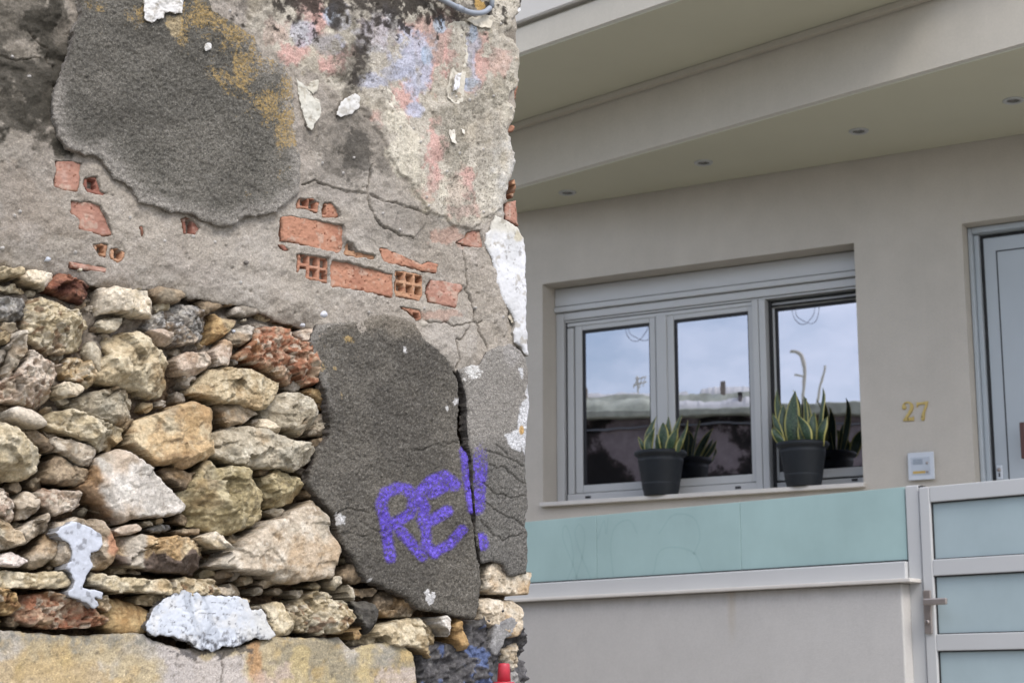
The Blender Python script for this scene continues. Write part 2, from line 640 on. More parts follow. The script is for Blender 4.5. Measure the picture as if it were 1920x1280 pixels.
# ---------------------------------------------------------------- bricks: outline, holes, tint
BRICKS = [
    ([(556, 383), (564, 370), (588, 371), (600, 379), (597, 400), (572, 392), (557, 390)], [(570, 378, 6, 7.5), (586, 383, 6, 7.5)], 0),
    ([(602, 396), (608, 380), (621, 378), (633, 391), (637, 407), (614, 410), (604, 407)], [(605, 393, 6, 8)], 0),
    ([(528, 406), (545, 404), (588, 411), (627, 419), (641, 423), (645, 431), (643, 468), (635, 476), (612, 471), (580, 463), (558, 457), (529, 451), (527, 434)], [], 0),
    ([(646, 450), (659, 457), (670, 471), (704, 479), (702, 488), (673, 484), (641, 479)], [(658, 464, 5, 5)], 2),
    ([(710, 468), (715, 463), (739, 471), (766, 484), (792, 495), (805, 489), (823, 495), (820, 512), (787, 507), (752, 497), (718, 492)], [(711, 480, 4, 9)], 0),
    ([(556, 475), (580, 477), (615, 484), (617, 503), (615, 533), (593, 528), (574, 522), (573, 505), (565, 505), (558, 512), (557, 489)],
     [(570, 486, 6, 7), (588, 490, 6, 7), (605.5, 494, 5.5, 7), (568, 506, 5, 6), (587, 512, 6, 7), (605.5, 515.5, 5.5, 7)], 0),
    ([(619, 487), (649, 491), (712, 507), (738, 513), (738, 560), (723, 556), (686, 548), (649, 542), (620, 538), (617, 527)], [], 0),
    ([(741, 507), (766, 509), (793, 516), (794, 553), (787, 565), (766, 560), (741, 556)],
     [(749.5, 518, 5.8, 6.5), (767.5, 521.5, 5.8, 6.5), (784, 524.5, 5.8, 6.5), (749.5, 538.5, 5.8, 6.5), (767, 541.5, 5.3, 6.5), (783.5, 545, 5.5, 6.8)], 2),
    ([(808, 524), (837, 527), (853, 531), (868, 532), (867, 542), (859, 553), (857, 577), (832, 573), (803, 566), (800, 548)], [], 1),
    ([(746, 574), (766, 576), (790, 580), (790, 598), (782, 601), (766, 585)], [(780, 592, 5, 5)], 0),
    ([(877, 434), (902, 430), (906, 465), (885, 464), (856, 455), (872, 444)], [], 1),
    ([(106, 301), (134, 301), (153, 306), (148, 361), (124, 358), (101, 351)], [], 1),
    ([(158, 333), (181, 331), (188, 358), (198, 361), (195, 368), (165, 361), (155, 346)], [(171, 346, 7, 8)], 3),
    ([(133, 376), (168, 378), (188, 386), (202, 413), (213, 442), (190, 443), (165, 435), (145, 430), (148, 412), (130, 400)], [], 1),
    ([(338, 410), (350, 405), (368, 418), (374, 428), (368, 440), (345, 438)], [(354, 424, 5, 12)], 3),
    ([(259, 425), (268, 420), (271, 438), (267, 448)], [], 3),
    ([(174, 458), (190, 455), (203, 459), (201, 485), (190, 480), (179, 470)], [(188, 467, 6, 6)], 2),
    ([(207, 466), (222, 464), (236, 472), (233, 486), (222, 492), (207, 483)], [(221, 476, 6.5, 8)], 2),
    ([(131, 490), (150, 493), (182, 498), (201, 502), (198, 510), (165, 506), (133, 501)], [], 1),
    ([(524, 458), (536, 460), (543, 469), (533, 470)], [], 3),
    # broken bricks at the corner of the wall
    ([(943, 57), (955, 51), (963, 50), (962, 71), (950, 69)], [], 0),
    ([(951, 176), (962, 165), (974, 160), (967, 186), (955, 188)], [], 0),
    ([(951, 236), (962, 234), (966, 238), (963, 247), (952, 246)], [], 0),
    ([(958, 345), (966, 335), (969, 350), (963, 372), (956, 366)], [(961, 354, 4, 8)], 2),
    ([(947, 380), (967, 376), (970, 403), (974, 424), (949, 412)], [], 1),
]
BR_PAL = [(L(178, 130, 106), L(164, 116, 95), L(190, 150, 128)), (L(172, 130, 113), L(158, 116, 101), L(188, 156, 142)),
          (L(182, 140, 110), L(166, 120, 94), L(194, 156, 126)), (L(148, 100, 86), L(130, 86, 74), L(164, 120, 106))]


def brick_recess(PX, PY):
    r = np.zeros(PX.shape)
    for k, (poly, holes, t) in enumerate(BRICKS):
        if k == 20: break
        xs, ys = [p[0] for p in poly], [p[1] for p in poly]
        m = (PX > min(xs) - 12) & (PX < max(xs) + 12) & (PY > min(ys) - 12) & (PY < max(ys) + 12)
        if m.any():
            d = sdf(PX[m], PY[m], poly)
            r[m] = np.maximum(r[m], sm(.2, 2.4, d + 1.3 * np.sin(PX[m] * .21 + k) * np.cos(PY[m] * .17 + PX[m] * .05)))
    return r


def make_brick(k, poly, holes, tint):
    c1, c2, c3 = BR_PAL[tint]
    s = 400 + k * 7

    def H(X, Z, PX, PY, D):
        W = 0.0012 * fbm(X, Z, 40, 3, s) + 0.0008 * fbm(X, Z, 200, 3, s + 1)
        W = W - 0.0012 * sm(0.85, 1.0, fbm(X, Z, 110, 2, s + 4))
        for hx, hy, rx, ry in holes:
            q = np.maximum(np.abs(PX - hx - 0.12 * (PY - hy) * 0) / rx, np.abs(PY - hy - 0.17 * (PX - hx)) / ry)
            W = W - 0.085 * sm(1.1, 0.98, q + 0.04 * fbm(X, Z, 120, 2, s + 9))
        return W

    def C(X, Z, PX, PY, D, W):
        n = fbm(X, Z, 28, 4, s + 2)
        col = mx(np.broadcast_to(c1, X.shape + (3,)), sm(0.0, 0.8, n), c2)
        col = mx(col, 0.75 * sm(0.15, 0.9, fbm(X, Z, 55, 4, s + 3)), c3)
        col = mx(col, 0.5 * sm(0.45, 0.85, fbm(X, Z, 70, 5, s + 5) + (0.25 if tint in (1,) else 0)), L(186, 168, 152))
        col = mx(col, sm(0.006, 0.0, D) * sm(-0.1, 0.5, fbm(X, Z, 60, 3, s + 6)), L(120, 88, 70))
        col = mx(col, sm(0.95, 1.1, fbm(X, Z, 160, 2, s + 7)), L(120, 76, 58))
        return col
    back = k >= 20
    return hf('brick', poly, -0.012 if back else -0.003, M['brick'], H, C, h=0.0014, thick=0.09, edge=0.0035, edrop=0.003, bn=(0.0006, 180), seed=s,
              edgecol=c2)


# ---------------------------------------------------------------- rubble stones
PAL = {
    'tan': (L(196, 180, 146), L(164, 146, 112), L(212, 202, 178)),
    'yellow': (L(200, 182, 148), L(166, 146, 112), L(212, 200, 172)),
    'cream': (L(216, 202, 178), L(196, 178, 146), L(226, 216, 200)),
    'grey': (L(146, 144, 142), L(112, 111, 110), L(180, 178, 174)),
    'mortar': (L(164, 156, 146), L(138, 130, 120), L(184, 178, 170)),
    'white': (L(206, 202, 198), L(182, 178, 174), L(220, 218, 216)),
    'red': (L(172, 108, 78), L(136, 86, 60), L(192, 164, 138)),
    'darkred': (L(140, 76, 54), L(92, 56, 44), L(168, 108, 84)),
    'brown': (L(146, 126, 102), L(108, 92, 74), L(176, 156, 130)),
    'ochre': (L(184, 148, 94), L(156, 120, 74), L(200, 170, 118)),
    'pink': (L(202, 182, 166), L(176, 150, 132), L(214, 202, 190)),
    'rose': (L(204, 186, 184), L(180, 160, 158), L(222, 212, 210)),
    'orange': (L(206, 174, 128), L(184, 150, 108), L(206, 188, 154)),
    'olive': (L(182, 166, 124), L(152, 138, 98), L(198, 186, 150)),
    'sage': (L(184, 174, 154), L(156, 146, 126), L(200, 194, 178)),
    'dirtcream': (L(196, 182, 164), L(156, 138, 116), L(210, 202, 190)),
    'black': (L(70, 68, 66), L(52, 50, 48), L(92, 90, 86)),
    'quoin': (L(206, 192, 172), L(182, 164, 140), L(216, 208, 194)),
}
# outline in photograph pixels, palette, kind, front depth
ST = [
    ([(-60, 500), (0, 504), (15, 508), (33, 517), (22, 524), (0, 526), (-60, 528)], 'yellow', 'rough', 0),
    ([(29, 521), (43, 509), (62, 507), (89, 517), (89, 528), (76, 546), (62, 545), (32, 529)], 'cream', 'block', 0),
    ([(-50, 538), (0, 540), (15, 535), (37, 541), (46, 552), (30, 556), (15, 552), (-50, 546)], 'yellow', 'rough', -.01),
    ([(80, 542), (96, 524), (110, 515), (130, 521), (165, 522), (172, 537), (167, 557), (152, 570), (130, 564), (100, 552)], 'darkred', 'rough', .01),
    ([(181, 545), (185, 540), (212, 540), (270, 549), (281, 557), (284, 597), (265, 597), (217, 588), (185, 590), (179, 575)], 'cream', 'block', .02),
    ([(177, 610), (181, 600), (197, 597), (221, 599), (220, 608), (200, 626), (180, 620)], 'sage', 'block', -.005),
    ([(276, 546), (295, 540), (335, 546), (341, 560), (325, 570), (295, 567), (279, 557)], 'brown', 'round', 0),
    ([(255, 614), (270, 602), (300, 587), (335, 571), (360, 571), (375, 585), (389, 610), (387, 622), (370, 640), (350, 650), (325, 652), (300, 638)], 'grey', 'rough', .005),
    ([(277, 621), (292, 619), (314, 627), (317, 639), (310, 649), (297, 642)], 'pink', 'block', .02),
    ([(59, 560), (75, 557), (105, 565), (127, 577), (165, 602), (171, 610), (160, 620), (164, 640), (155, 652), (125, 660), (100, 660), (70, 652), (50, 640), (49, 620), (45, 602), (48, 580)], 'tan', 'cong', .015),
    ([(-60, 556), (0, 560), (37, 561), (47, 575), (49, 597), (25, 607), (0, 604), (-60, 600)], 'grey', 'rough', 0),
    ([(22, 622), (45, 621), (49, 632), (46, 652), (39, 672), (25, 695), (15, 714), (2, 702), (7, 680), (15, 652)], 'dirtcream', 'rough', .02),
    ([(-50, 622), (0, 627), (12, 630), (10, 645), (0, 652), (-50, 655)], 'yellow', 'rough', -.01),
    ([(-40, 665), (0, 652), (18, 637), (15, 655), (7, 677), (0, 682), (-40, 690)], 'mortar', 'rough', .005),
    ([(-60, 708), (0, 712), (22, 700), (38, 680), (48, 655), (67, 659), (71, 672), (82, 677), (107, 687), (109, 700), (97, 730), (96, 750), (85, 762), (55, 757), (15, 750), (-60, 752)], 'pink', 'cong', .02),
    ([(107, 687), (120, 672), (145, 670), (165, 687), (170, 705), (167, 720), (157, 727), (135, 715), (112, 712), (105, 702)], 'tan', 'cong', 0),
    ([(99, 727), (112, 719), (140, 721), (157, 730), (150, 735), (135, 745), (110, 744), (99, 741)], 'cream', 'flat', .015),
    ([(151, 661), (162, 645), (175, 642), (186, 652), (186, 680), (185, 695), (175, 705), (170, 690), (160, 677)], 'sage', 'round', -.005),
    ([(202, 640), (212, 627), (250, 620), (277, 625), (282, 645), (295, 655), (312, 662), (322, 682), (325, 705), (332, 720), (327, 737), (312, 745), (280, 746), (260, 732), (225, 725), (195, 722), (172, 717), (185, 695), (190, 675), (205, 665)], 'yellow', 'rough', .025),
    ([(326, 675), (337, 666), (377, 662), (391, 672), (392, 685), (370, 700), (355, 709), (335, 702), (327, 687)], 'pink', 'block', .015),
    ([(326, 712), (345, 706), (360, 712), (356, 728), (338, 732)], 'mortar', 'rough', -.02),
    ([(362, 567), (380, 560), (412, 566), (415, 577), (400, 587), (382, 595), (370, 585)], 'brown', 'round', -.01),
    ([(427, 580), (445, 576), (475, 580), (477, 592), (450, 597), (430, 592)], 'mortar', 'round', -.01),
    ([(380, 645), (390, 620), (397, 590), (415, 595), (437, 605), (425, 620), (400, 640), (382, 646)], 'ochre', 'block', .005),
    ([(405, 637), (432, 620), (460, 609), (477, 607), (474, 630), (460, 642), (445, 654), (428, 650)], 'mortar', 'rough', 0),
    ([(432, 670), (450, 652), (467, 635), (477, 615), (500, 607), (525, 612), (550, 627), (562, 640), (582, 642), (590, 670), (600, 700), (595, 717), (572, 722), (545, 717), (512, 705), (485, 690), (460, 680), (437, 680)], 'red', 'cong', .01),
    ([(552, 622), (575, 617), (596, 625), (598, 645), (565, 637)], 'pink', 'rough', 0),
    ([(390, 660), (415, 639), (431, 652), (427, 672), (417, 692), (397, 690), (391, 675)], 'pink', 'block', .015),
    ([(428, 676), (436, 672), (440, 684), (432, 688)], 'grey', 'round', 0),
    ([(357, 725), (380, 705), (390, 692), (420, 692), (470, 690), (500, 705), (525, 716), (526, 730), (510, 750), (495, 767), (475, 771), (450, 762), (412, 752), (372, 745), (357, 740)], 'yellow', 'slab', .02),
    ([(497, 762), (510, 745), (530, 732), (555, 735), (575, 747), (585, 762), (590, 777), (582, 797), (575, 802), (557, 820), (530, 808), (505, 795), (495, 780)], 'sage', 'rough', .01),
    ([(565, 737), (575, 724), (597, 727), (616, 727), (622, 762), (600, 757), (580, 750)], 'ochre', 'block', -.005),
    ([(404, 757), (432, 757), (455, 762), (479, 777), (457, 790), (437, 800), (425, 807), (410, 795), (405, 775)], 'dirtcream', 'block', 0),
    ([(572, 815), (588, 797), (600, 775), (620, 772), (630, 790), (630, 812), (600, 820), (585, 818)], 'dirtcream', 'rough', -.01),
    ([(481, 800), (486, 785), (505, 795), (522, 804), (526, 812), (510, 811), (490, 806)], 'cream', 'block', .01),
    ([(120, 757), (155, 737), (180, 730), (210, 728), (242, 737), (249, 750), (246, 775), (249, 795), (235, 806), (200, 796), (170, 786), (145, 772)], 'sage', 'rough', .005),
    ([(85, 790), (100, 770), (130, 765), (150, 770), (172, 782), (205, 792), (240, 800), (240, 822), (222, 841), (190, 845), (160, 832), (130, 818), (100, 810)], 'tan', 'rough', .03),
    ([(12, 775), (15, 766), (30, 762), (55, 768), (75, 779), (85, 790), (86, 798), (75, 803), (55, 800), (35, 795), (18, 787)], 'cream', 'egg', .03),
    ([(-60, 780), (0, 787), (15, 797), (37, 817), (57, 832), (75, 840), (86, 855), (82, 867), (75, 882), (50, 900), (20, 900), (-60, 896)], 'tan', 'rough', .03),
    ([(40, 803), (60, 803), (82, 823), (90, 846), (80, 852), (60, 835)], 'brown', 'rough', -.01),
    ([(88, 827), (95, 820), (120, 825), (150, 835), (177, 847), (175, 857), (162, 872), (145, 870), (120, 857), (95, 842)], 'dirtcream', 'block', .015),
    ([(75, 900), (87, 865), (102, 850), (125, 860), (140, 872), (160, 877), (172, 890), (170, 902), (140, 912), (112, 912), (82, 907)], 'brown', 'block', .005),
    ([(242, 815), (250, 790), (270, 785), (300, 772), (330, 762), (350, 754), (380, 760), (407, 768), (405, 790), (400, 815), (402, 850), (390, 862), (345, 878), (325, 868), (290, 867), (260, 850), (242, 832)], 'orange', 'plane', .02),
    ([(152, 912), (168, 900), (172, 880), (175, 860), (190, 852), (225, 841), (250, 855), (280, 872), (295, 887), (317, 910), (345, 937), (355, 946), (347, 960), (300, 968), (250, 975), (222, 981), (208, 965), (185, 945), (165, 928)], 'white', 'plane', .025),
    ([(297, 882), (320, 877), (345, 879), (361, 887), (361, 902), (340, 921), (325, 910), (307, 895)], 'brown', 'block', 0),
    ([(345, 925), (355, 905), (370, 885), (387, 862), (395, 862), (412, 877), (435, 875), (460, 878), (480, 897), (495, 920), (497, 950), (501, 972), (472, 992), (435, 1003), (410, 1000), (370, 985), (350, 970), (345, 945)], 'olive', 'rough', .025),
    ([(486, 897), (510, 879), (525, 882), (547, 892), (565, 907), (567, 927), (555, 942), (525, 952), (505, 950), (495, 930)], 'olive', 'rough', .005),
    ([(400, 812), (417, 807), (440, 802), (455, 800), (485, 807), (525, 817), (550, 825), (577, 830), (589, 845), (585, 865), (567, 872), (547, 881), (512, 877), (470, 875), (425, 867), (401, 855)], 'sage', 'slab', .025),
    ([(437, 1032), (450, 1015), (490, 990), (550, 955), (587, 935), (602, 952), (620, 980), (635, 1005), (638, 1035), (632, 1072), (625, 1080), (575, 1088), (530, 1092), (475, 1077), (425, 1065), (388, 1062), (412, 1046)], 'dirtcream', 'plane', .025),
    ([(375, 1007), (395, 995), (405, 1000), (425, 1020), (445, 1030), (425, 1033), (400, 1033), (382, 1018)], 'cream', 'flat', .03),
    ([(-40, 908), (0, 915), (10, 912), (19, 925), (21, 950), (22, 977), (12, 985), (0, 970), (-40, 964)], 'pink', 'cong', .01),
    ([(25, 942), (37, 925), (57, 920), (72, 935), (74, 955), (57, 972), (30, 975)], 'dirtcream', 'rough', .01),
    ([(65, 925), (82, 915), (112, 917), (147, 920), (157, 935), (150, 952), (125, 965), (92, 967), (75, 952)], 'pink', 'cong', .01),
    ([(22, 1005), (35, 987), (80, 962), (92, 977), (90, 995), (62, 1010), (45, 1025), (32, 1022)], 'dirtcream', 'layer', .02),
    ([(-50, 958), (0, 965), (12, 987), (25, 1000), (32, 1012), (30, 1025), (12, 1032), (-50, 1040)], 'sage', 'rough', .01),
    ([(47, 1045), (62, 1025), (82, 1005), (100, 995), (101, 1015), (92, 1040), (77, 1060), (60, 1067), (50, 1060)], 'dirtcream', 'block', .01),
    ([(-50, 1040), (0, 1040), (20, 1032), (37, 1040), (54, 1047), (50, 1057), (32, 1065), (-50, 1066)], 'rose', 'rough', .03),
    ([(88, 1050), (100, 1030), (102, 997), (107, 980), (120, 977), (140, 970), (190, 975), (200, 995), (210, 1025), (211, 1045), (200, 1070), (175, 1070), (125, 1062), (105, 1062)], 'dirtcream', 'block', .02),
    ([(201, 992), (225, 985), (245, 983), (263, 992), (247, 1002), (215, 1007), (202, 1002)], 'pink', 'flat', .015),
    ([(212, 1020), (230, 1005), (275, 1007), (325, 1002), (362, 1010), (387, 1020), (395, 1042), (385, 1062), (370, 1075), (300, 1072), (250, 1067), (220, 1057), (215, 1042)], 'orange', 'rough', .02),
    ([(268, 992), (285, 985), (310, 985), (318, 994), (305, 1002), (275, 1002)], 'grey', 'round', -.01),
    ([(320, 994), (345, 986), (368, 992), (365, 1005), (340, 1006), (322, 1002)], 'brown', 'round', -.01),
    ([(165, 955), (190, 950), (212, 975), (205, 987), (185, 975)], 'brown', 'rough', -.02),
    ([(-60, 1070), (0, 1072), (65, 1074), (135, 1074), (142, 1098), (122, 1105), (44, 1105), (-60, 1100)], 'tan', 'plank', .02),
    ([(161, 1083), (166, 1072), (197, 1074), (232, 1081), (308, 1087), (315, 1096), (313, 1114), (258, 1111), (197, 1109), (160, 1100)], 'tan', 'plank', .02),
    ([(313, 1087), (324, 1084), (359, 1085), (389, 1086), (398, 1098), (402, 1118), (370, 1122), (330, 1120), (315, 1112)], 'yellow', 'cong', .01),
    ([(-40, 1104), (0, 1105), (11, 1103), (22, 1109), (32, 1120), (31, 1140), (20, 1153), (-40, 1153)], 'ochre', 'cong', .01),
    ([(26, 1140), (44, 1114), (87, 1111), (136, 1120), (171, 1131), (195, 1153), (192, 1168), (153, 1179), (109, 1179), (55, 1175), (28, 1166)], 'red', 'cong', .015),
    ([(190, 1122), (219, 1120), (262, 1131), (284, 1140), (280, 1180), (262, 1190), (219, 1192), (194, 1178)], 'ochre', 'round', -.005),
    ([(258, 1122), (276, 1115), (306, 1116), (304, 1127), (271, 1133), (258, 1130)], 'yellow', 'rough', 0),
    ([(170, 1122), (192, 1118), (205, 1140), (196, 1146), (180, 1138)], 'cream', 'rough', .01),
    ([(551, 1140), (569, 1122), (595, 1105), (623, 1111), (645, 1131), (657, 1153), (654, 1175), (641, 1188), (601, 1189), (562, 1181), (551, 1166)], 'tan', 'cong', .03),
    ([(495, 1131), (525, 1129), (534, 1149), (538, 1166), (549, 1175), (536, 1190), (505, 1196), (500, 1166)], 'tan', 'block', .01),
    ([(529, 1140), (542, 1131), (551, 1149), (551, 1172), (538, 1166)], 'brown', 'rough', -.01),
    ([(608, 1090), (617, 1083), (630, 1083), (631, 1096), (621, 1107), (608, 1100)], 'sage', 'block', .01),
    ([(639, 1109), (644, 1090), (656, 1105), (656, 1120), (652, 1127), (641, 1122)], 'sage', 'block', .005),
    ([(632, 1083), (645, 1060), (668, 1072), (688, 1090), (656, 1092)], 'brown', 'block', -.01),
    ([(656, 1103), (691, 1100), (712, 1100), (690, 1122), (660, 1118)], 'brown', 'block', -.01),
    ([(662, 1127), (685, 1129), (700, 1144), (698, 1166), (676, 1188), (665, 1162)], 'black', 'block', .005),
    ([(652, 1184), (671, 1175), (674, 1184), (663, 1199), (655, 1198)], 'ochre', 'block', .005),
    ([(690, 1138), (702, 1112), (735, 1100), (770, 1112), (785, 1140), (760, 1157), (720, 1157)], 'brown', 'rough', -.015),
    ([(665, 1207), (685, 1185), (720, 1165), (770, 1158), (818, 1152), (830, 1180), (822, 1215), (806, 1236), (780, 1222), (750, 1208), (700, 1210)], 'yellow', 'rough', .005),
    ([(836, 1172), (853, 1156), (864, 1198), (872, 1216), (858, 1222), (846, 1200)], 'ochre', 'block', .0),
    ([(820, 1158), (832, 1154), (836, 1172), (842, 1188), (836, 1192), (822, 1172)], 'white', 'block', .012),
    # dressed corner blocks
    ([(900, 1062), (930, 1046), (952, 1070), (988, 1071), (983, 1097), (979, 1115), (923, 1115), (898, 1109)], 'quoin', 'dressed', -.005),
    ([(895, 1125), (923, 1122), (956, 1122), (974, 1140), (975, 1158), (966, 1192), (945, 1200), (920, 1182), (892, 1160)], 'quoin', 'dressed', -.005),
    ([(935, 1200), (966, 1192), (968, 1226), (963, 1265), (945, 1255), (936, 1240)], 'quoin', 'rough', -.01),
    ([(955, 1268), (972, 1264), (981, 1275), (984, 1310), (950, 1310)], 'quoin', 'rough', -.01),
]


def make_stone(k, poly, pal, kind, front):
    rs = np.random.RandomState(100 + k)
    s = 1000 + 17 * k
    pale = L(192, 178, 154)
    c1, c2, c3 = [1.15 * (c * .72 + .28 * (pale * c.mean() / pale.mean())) for c in PAL[pal]]
    P = np.asarray(poly, float)
    wb = front - 0.022
    lx, lz = RF.loc(P[:, 0], P[:, 1], -wb)
    Q = np.stack([lx, lz], 1)
    c = Q.mean(0)
    ext = Q.max(0) - Q.min(0)
    R = 0.5 * min(ext[0], ext[1])
    K = dict(plane=6, block=7, dressed=5, slab=8, rough=11, cong=9, round=0, egg=0, flat=5, plank=6, layer=6)[kind]
    planes = []
    ph0 = rs.rand() * 6.28
    for i in range(K):
        ph = ph0 + (i + rs.uniform(-.35, .35)) / K * 6.283
        d = np.array((math.cos(ph), math.sin(ph)))
        sup = ((Q - c) @ d).max()
        lo, hi, s0, s1 = dict(plane=(.62, .95, .55, 1.5), block=(.62, .9, .8, 1.8), dressed=(.8, .97, .8, 1.6), slab=(.5, .88, .45, 1.3), rough=(.22, .75, .35, 1.1), cong=(.35, .8, .4, 1.1),
                              flat=(.5, .8, .5, 1), plank=(.75, .95, .8, 1.5), layer=(.5, .9, .5, 1.2))[kind]
        planes.append((d, sup * rs.uniform(lo, hi), rs.uniform(s0, s1)))
    tilt = rs.uniform(-.16, .16, 2) * (0.4 if kind in ('dressed', 'plank', 'block') else 1)
    tilt[1] -= 0.10     # most faces lean back a little at the top
    na, nb_, nc = dict(plane=(.0025, .0012, .0009), block=(.0035, .0018, .001), dressed=(.002, .0015, .0012), slab=(.004, .0018, .0011), rough=(.005, .0026, .0014), cong=(.007, .006, .003),
                       round=(.004, .002, .001), egg=(.0008, .0003, .0001), flat=(.002, .001, .0008), plank=(.002, .0016, .0012), layer=(.003, .003, .0014))[kind]
    drop = min(0.05, 0.75 * R)

    def H(X, Z, PX, PY, D):
        wx = X + 0.010 * fbm(X, Z, 22, 2, s + 1)
        wz = Z + 0.010 * fbm(X, Z, 22, 2, s + 2)
        q = np.stack([wx - c[0], wz - c[1]], -1)
        W = q @ tilt
        for d, r, sl in planes:
            W = np.minimum(W, -sl * (q @ d - r) + 0.2 * (q @ tilt))
        W = np.maximum(W, -0.045)
        if kind in ('round', 'egg'):
            t = np.clip(D / max(R, 1e-4), 0, 1)
            W = W + 0.9 * R * (np.sqrt(np.maximum(1 - (1 - t) ** 2, 0)) - 1)
        W = W + na * fbm(X, Z, 16, 3, s + 3) + nb_ * fbm(X, Z, 60, 4, s + 4) + nc * fbm(X, Z, 190, 3, s + 5)
        if kind in ('rough', 'slab'):   # chipped ledges
            r = fbm(X, Z, 26, 3, s + 6)
            W = W + 0.004 * (np.round(r * 2.2) / 2.2 - r) * 1.2
            W = W - 0.0035 * sm(.55, .9, ridge(X, Z, 34, 3, s + 14))
        if kind == 'cong':
            f, _ = worley(X + 0.004 * fbm(X, Z, 60, 2, s), Z, 110, s + 7)
            W = W + 0.004 * (0.5 - f)
            W = W - 0.007 * sm(.4, .75, fbm(X, Z, 95, 3, s + 8))
        if kind in ('layer', 'plank'):
            W = W + 0.003 * fbm(X * 0.25 + Z * 0.6, Z * 1.0 - X * .45, 110, 3, s + 9)
        if kind == 'dressed':
            W = W - 0.004 * sm(.4, .8, fbm(X, Z, 120, 3, s + 9))
        if kind not in ('round', 'egg'):
            a = dict(plane=.14, block=.22, dressed=.10, slab=.30, rough=.46, cong=.45, flat=.2, plank=.16, layer=.4)[kind]
            wx, wz = X + .004 * fbm(X, Z, 70, 3, s + 41), Z + .004 * fbm(X, Z, 70, 3, s + 42)
            W = W + facet(wx, wz, 15, s + 43, a * .9) + facet(wx, wz, 46, s + 44, a * .55)
            W = W - .0016 * a * 2 * sm(.5, .95, ridge(wx, wz, 75, 3, s + 45))
        return W + 0.022

    def C(X, Z, PX, PY, D, W):
        col = mx(np.broadcast_to(c1, X.shape + (3,)), sm(-.1, .6, fbm(X, Z, 18, 4, s + 10)), c2)
        col = mx(col, .9 * sm(0, .6, fbm(X, Z, 32, 5, s + 11)), c3)
        col = mx(col, .7 * sm(.2, .7, fbm(X, Z, 75, 5, s + 12, .6)), c2 * 0.82)
        col = mx(col, .6 * sm(.3, .75, fbm(X, Z, 110, 4, s + 13, .6)), c3 * 1.08)
        # lichen, rust and soot tints
        col = mx(col, .45 * sm(.25, .8, fbm(X, Z, 14, 4, s + 20)), L(176, 140, 92))
        col = mx(col, .4 * sm(.3, .8, fbm(X, Z, 24, 4, s + 21)), L(150, 146, 132))
        col = mx(col, .45 * sm(.42, .8, fbm(X, Z, 48, 5, s + 22, .65)), L(108, 98, 84))
        if kind == 'egg':
            col = mx(np.broadcast_to(L(232, 222, 206), X.shape + (3,)), .5 * sm(0, .7, fbm(X, Z, 20, 3, s)), L(196, 180, 156))
        if kind == 'cong':
            f, i = worley(X, Z, 110, s + 7)
            col = mx(col, .55 * sm(.5, .2, f) * (i > .5), c3)
            col = mx(col, .6 * (i > .86), L(206, 196, 178))
            col = mx(col, .6 * (i < .12), L(120, 84, 60))
        if pal in ('grey',):
            f, i = worley(X, Z, 260, s + 7)
            col = mx(col, .6 * (i > .8), L(196, 194, 190))
            col = mx(col, .6 * (i < .2), L(84, 82, 82))
        if pal == 'darkred':
            col = mx(col, .8 * sm(-.1, .6, fbm(X * .4, Z, 70, 3, s + 30)), L(78, 46, 38))
        if pal == 'white':
            col = mx(col, .8 * sm(186, 172, PX - .35 * (PY - 900) + 8 * fbm(X, Z, 50, 3, s)), L(150, 112, 66))  # left flank coloured dark brown: shade of the side turned from the light
        if k == ORANGE_RUST:
            col = mx(col, sm(185, 196, PX + 5 * fbm(X, Z, 60, 3, s)) * sm(1050, 1035, PY), L(186, 140, 110))
        if k == TWO_TONE:
            m = sm(.5, .62, .5 + (PY - 1040 - (PX - 300) * -.05) / 40 + .3 * fbm(X, Z, 30, 4, s))
            col = mx(col, m, L(112, 98, 88))
            col = mx(col, sm(262, 256, PX + 4 * fbm(X, Z, 60, 2, s)) * sm(222, 236, PX), L(206, 196, 180))
        return col
    return hf('stone', poly, wb, M['stone'], H, C, h=0.0017 if R < .05 else 0.0021, thick=0.09, edge=max(.10 * R, .003), edrop=min(.28 * R, .012) if kind not in ('egg', 'round') else .002,
              bn=(.0021 if kind not in ('egg',) else 0, 95), seed=s, rough_side=.003)


ORANGE_RUST = next(i for i, t in enumerate(ST) if t[0][0] == (88, 1050))
TWO_TONE = next(i for i, t in enumerate(ST) if t[0][0] == (212, 1020))

# ---------------------------------------------------------------- the mortar and earth between the stones
BED = [(-190, 470), (100, 470), (300, 520), (500, 560), (650, 560), (900, 640), (945, 700), (938, 1290), (700, 1340), (-190, 1340)]


def bed_h(X, Z, PX, PY, D):
    up = sm(860, 640, PY + .25 * PX - 60)          # mortar still fills the upper joints
    W = 0.054 * up + .022 + 0.014 * fbm(X, Z, 14, 3, 51) + 0.008 * fbm(X, Z, 50, 3, 52) + 0.004 * fbm(X, Z, 140, 3, 53)
    f, _ = worley(X, Z, 60, 54)
    W = W + .008 * sm(.35, .1, f)
    W = np.minimum(W, .082 - .03 * sm(575, 540, PY - .12 * PX))
    # loose rubble mortar on the lower right corner
    W = W + .060 * sm(-6, 8, sdf(PX, PY, RUBBLE) + 5 * fbm(X, Z, 60, 3, 55))
    return W


RUBBLE = [(735, 1225), (770, 1205), (806, 1200), (832, 1178), (850, 1150), (900, 1140), (930, 1180), (945, 1200), (945, 1300), (740, 1310)]


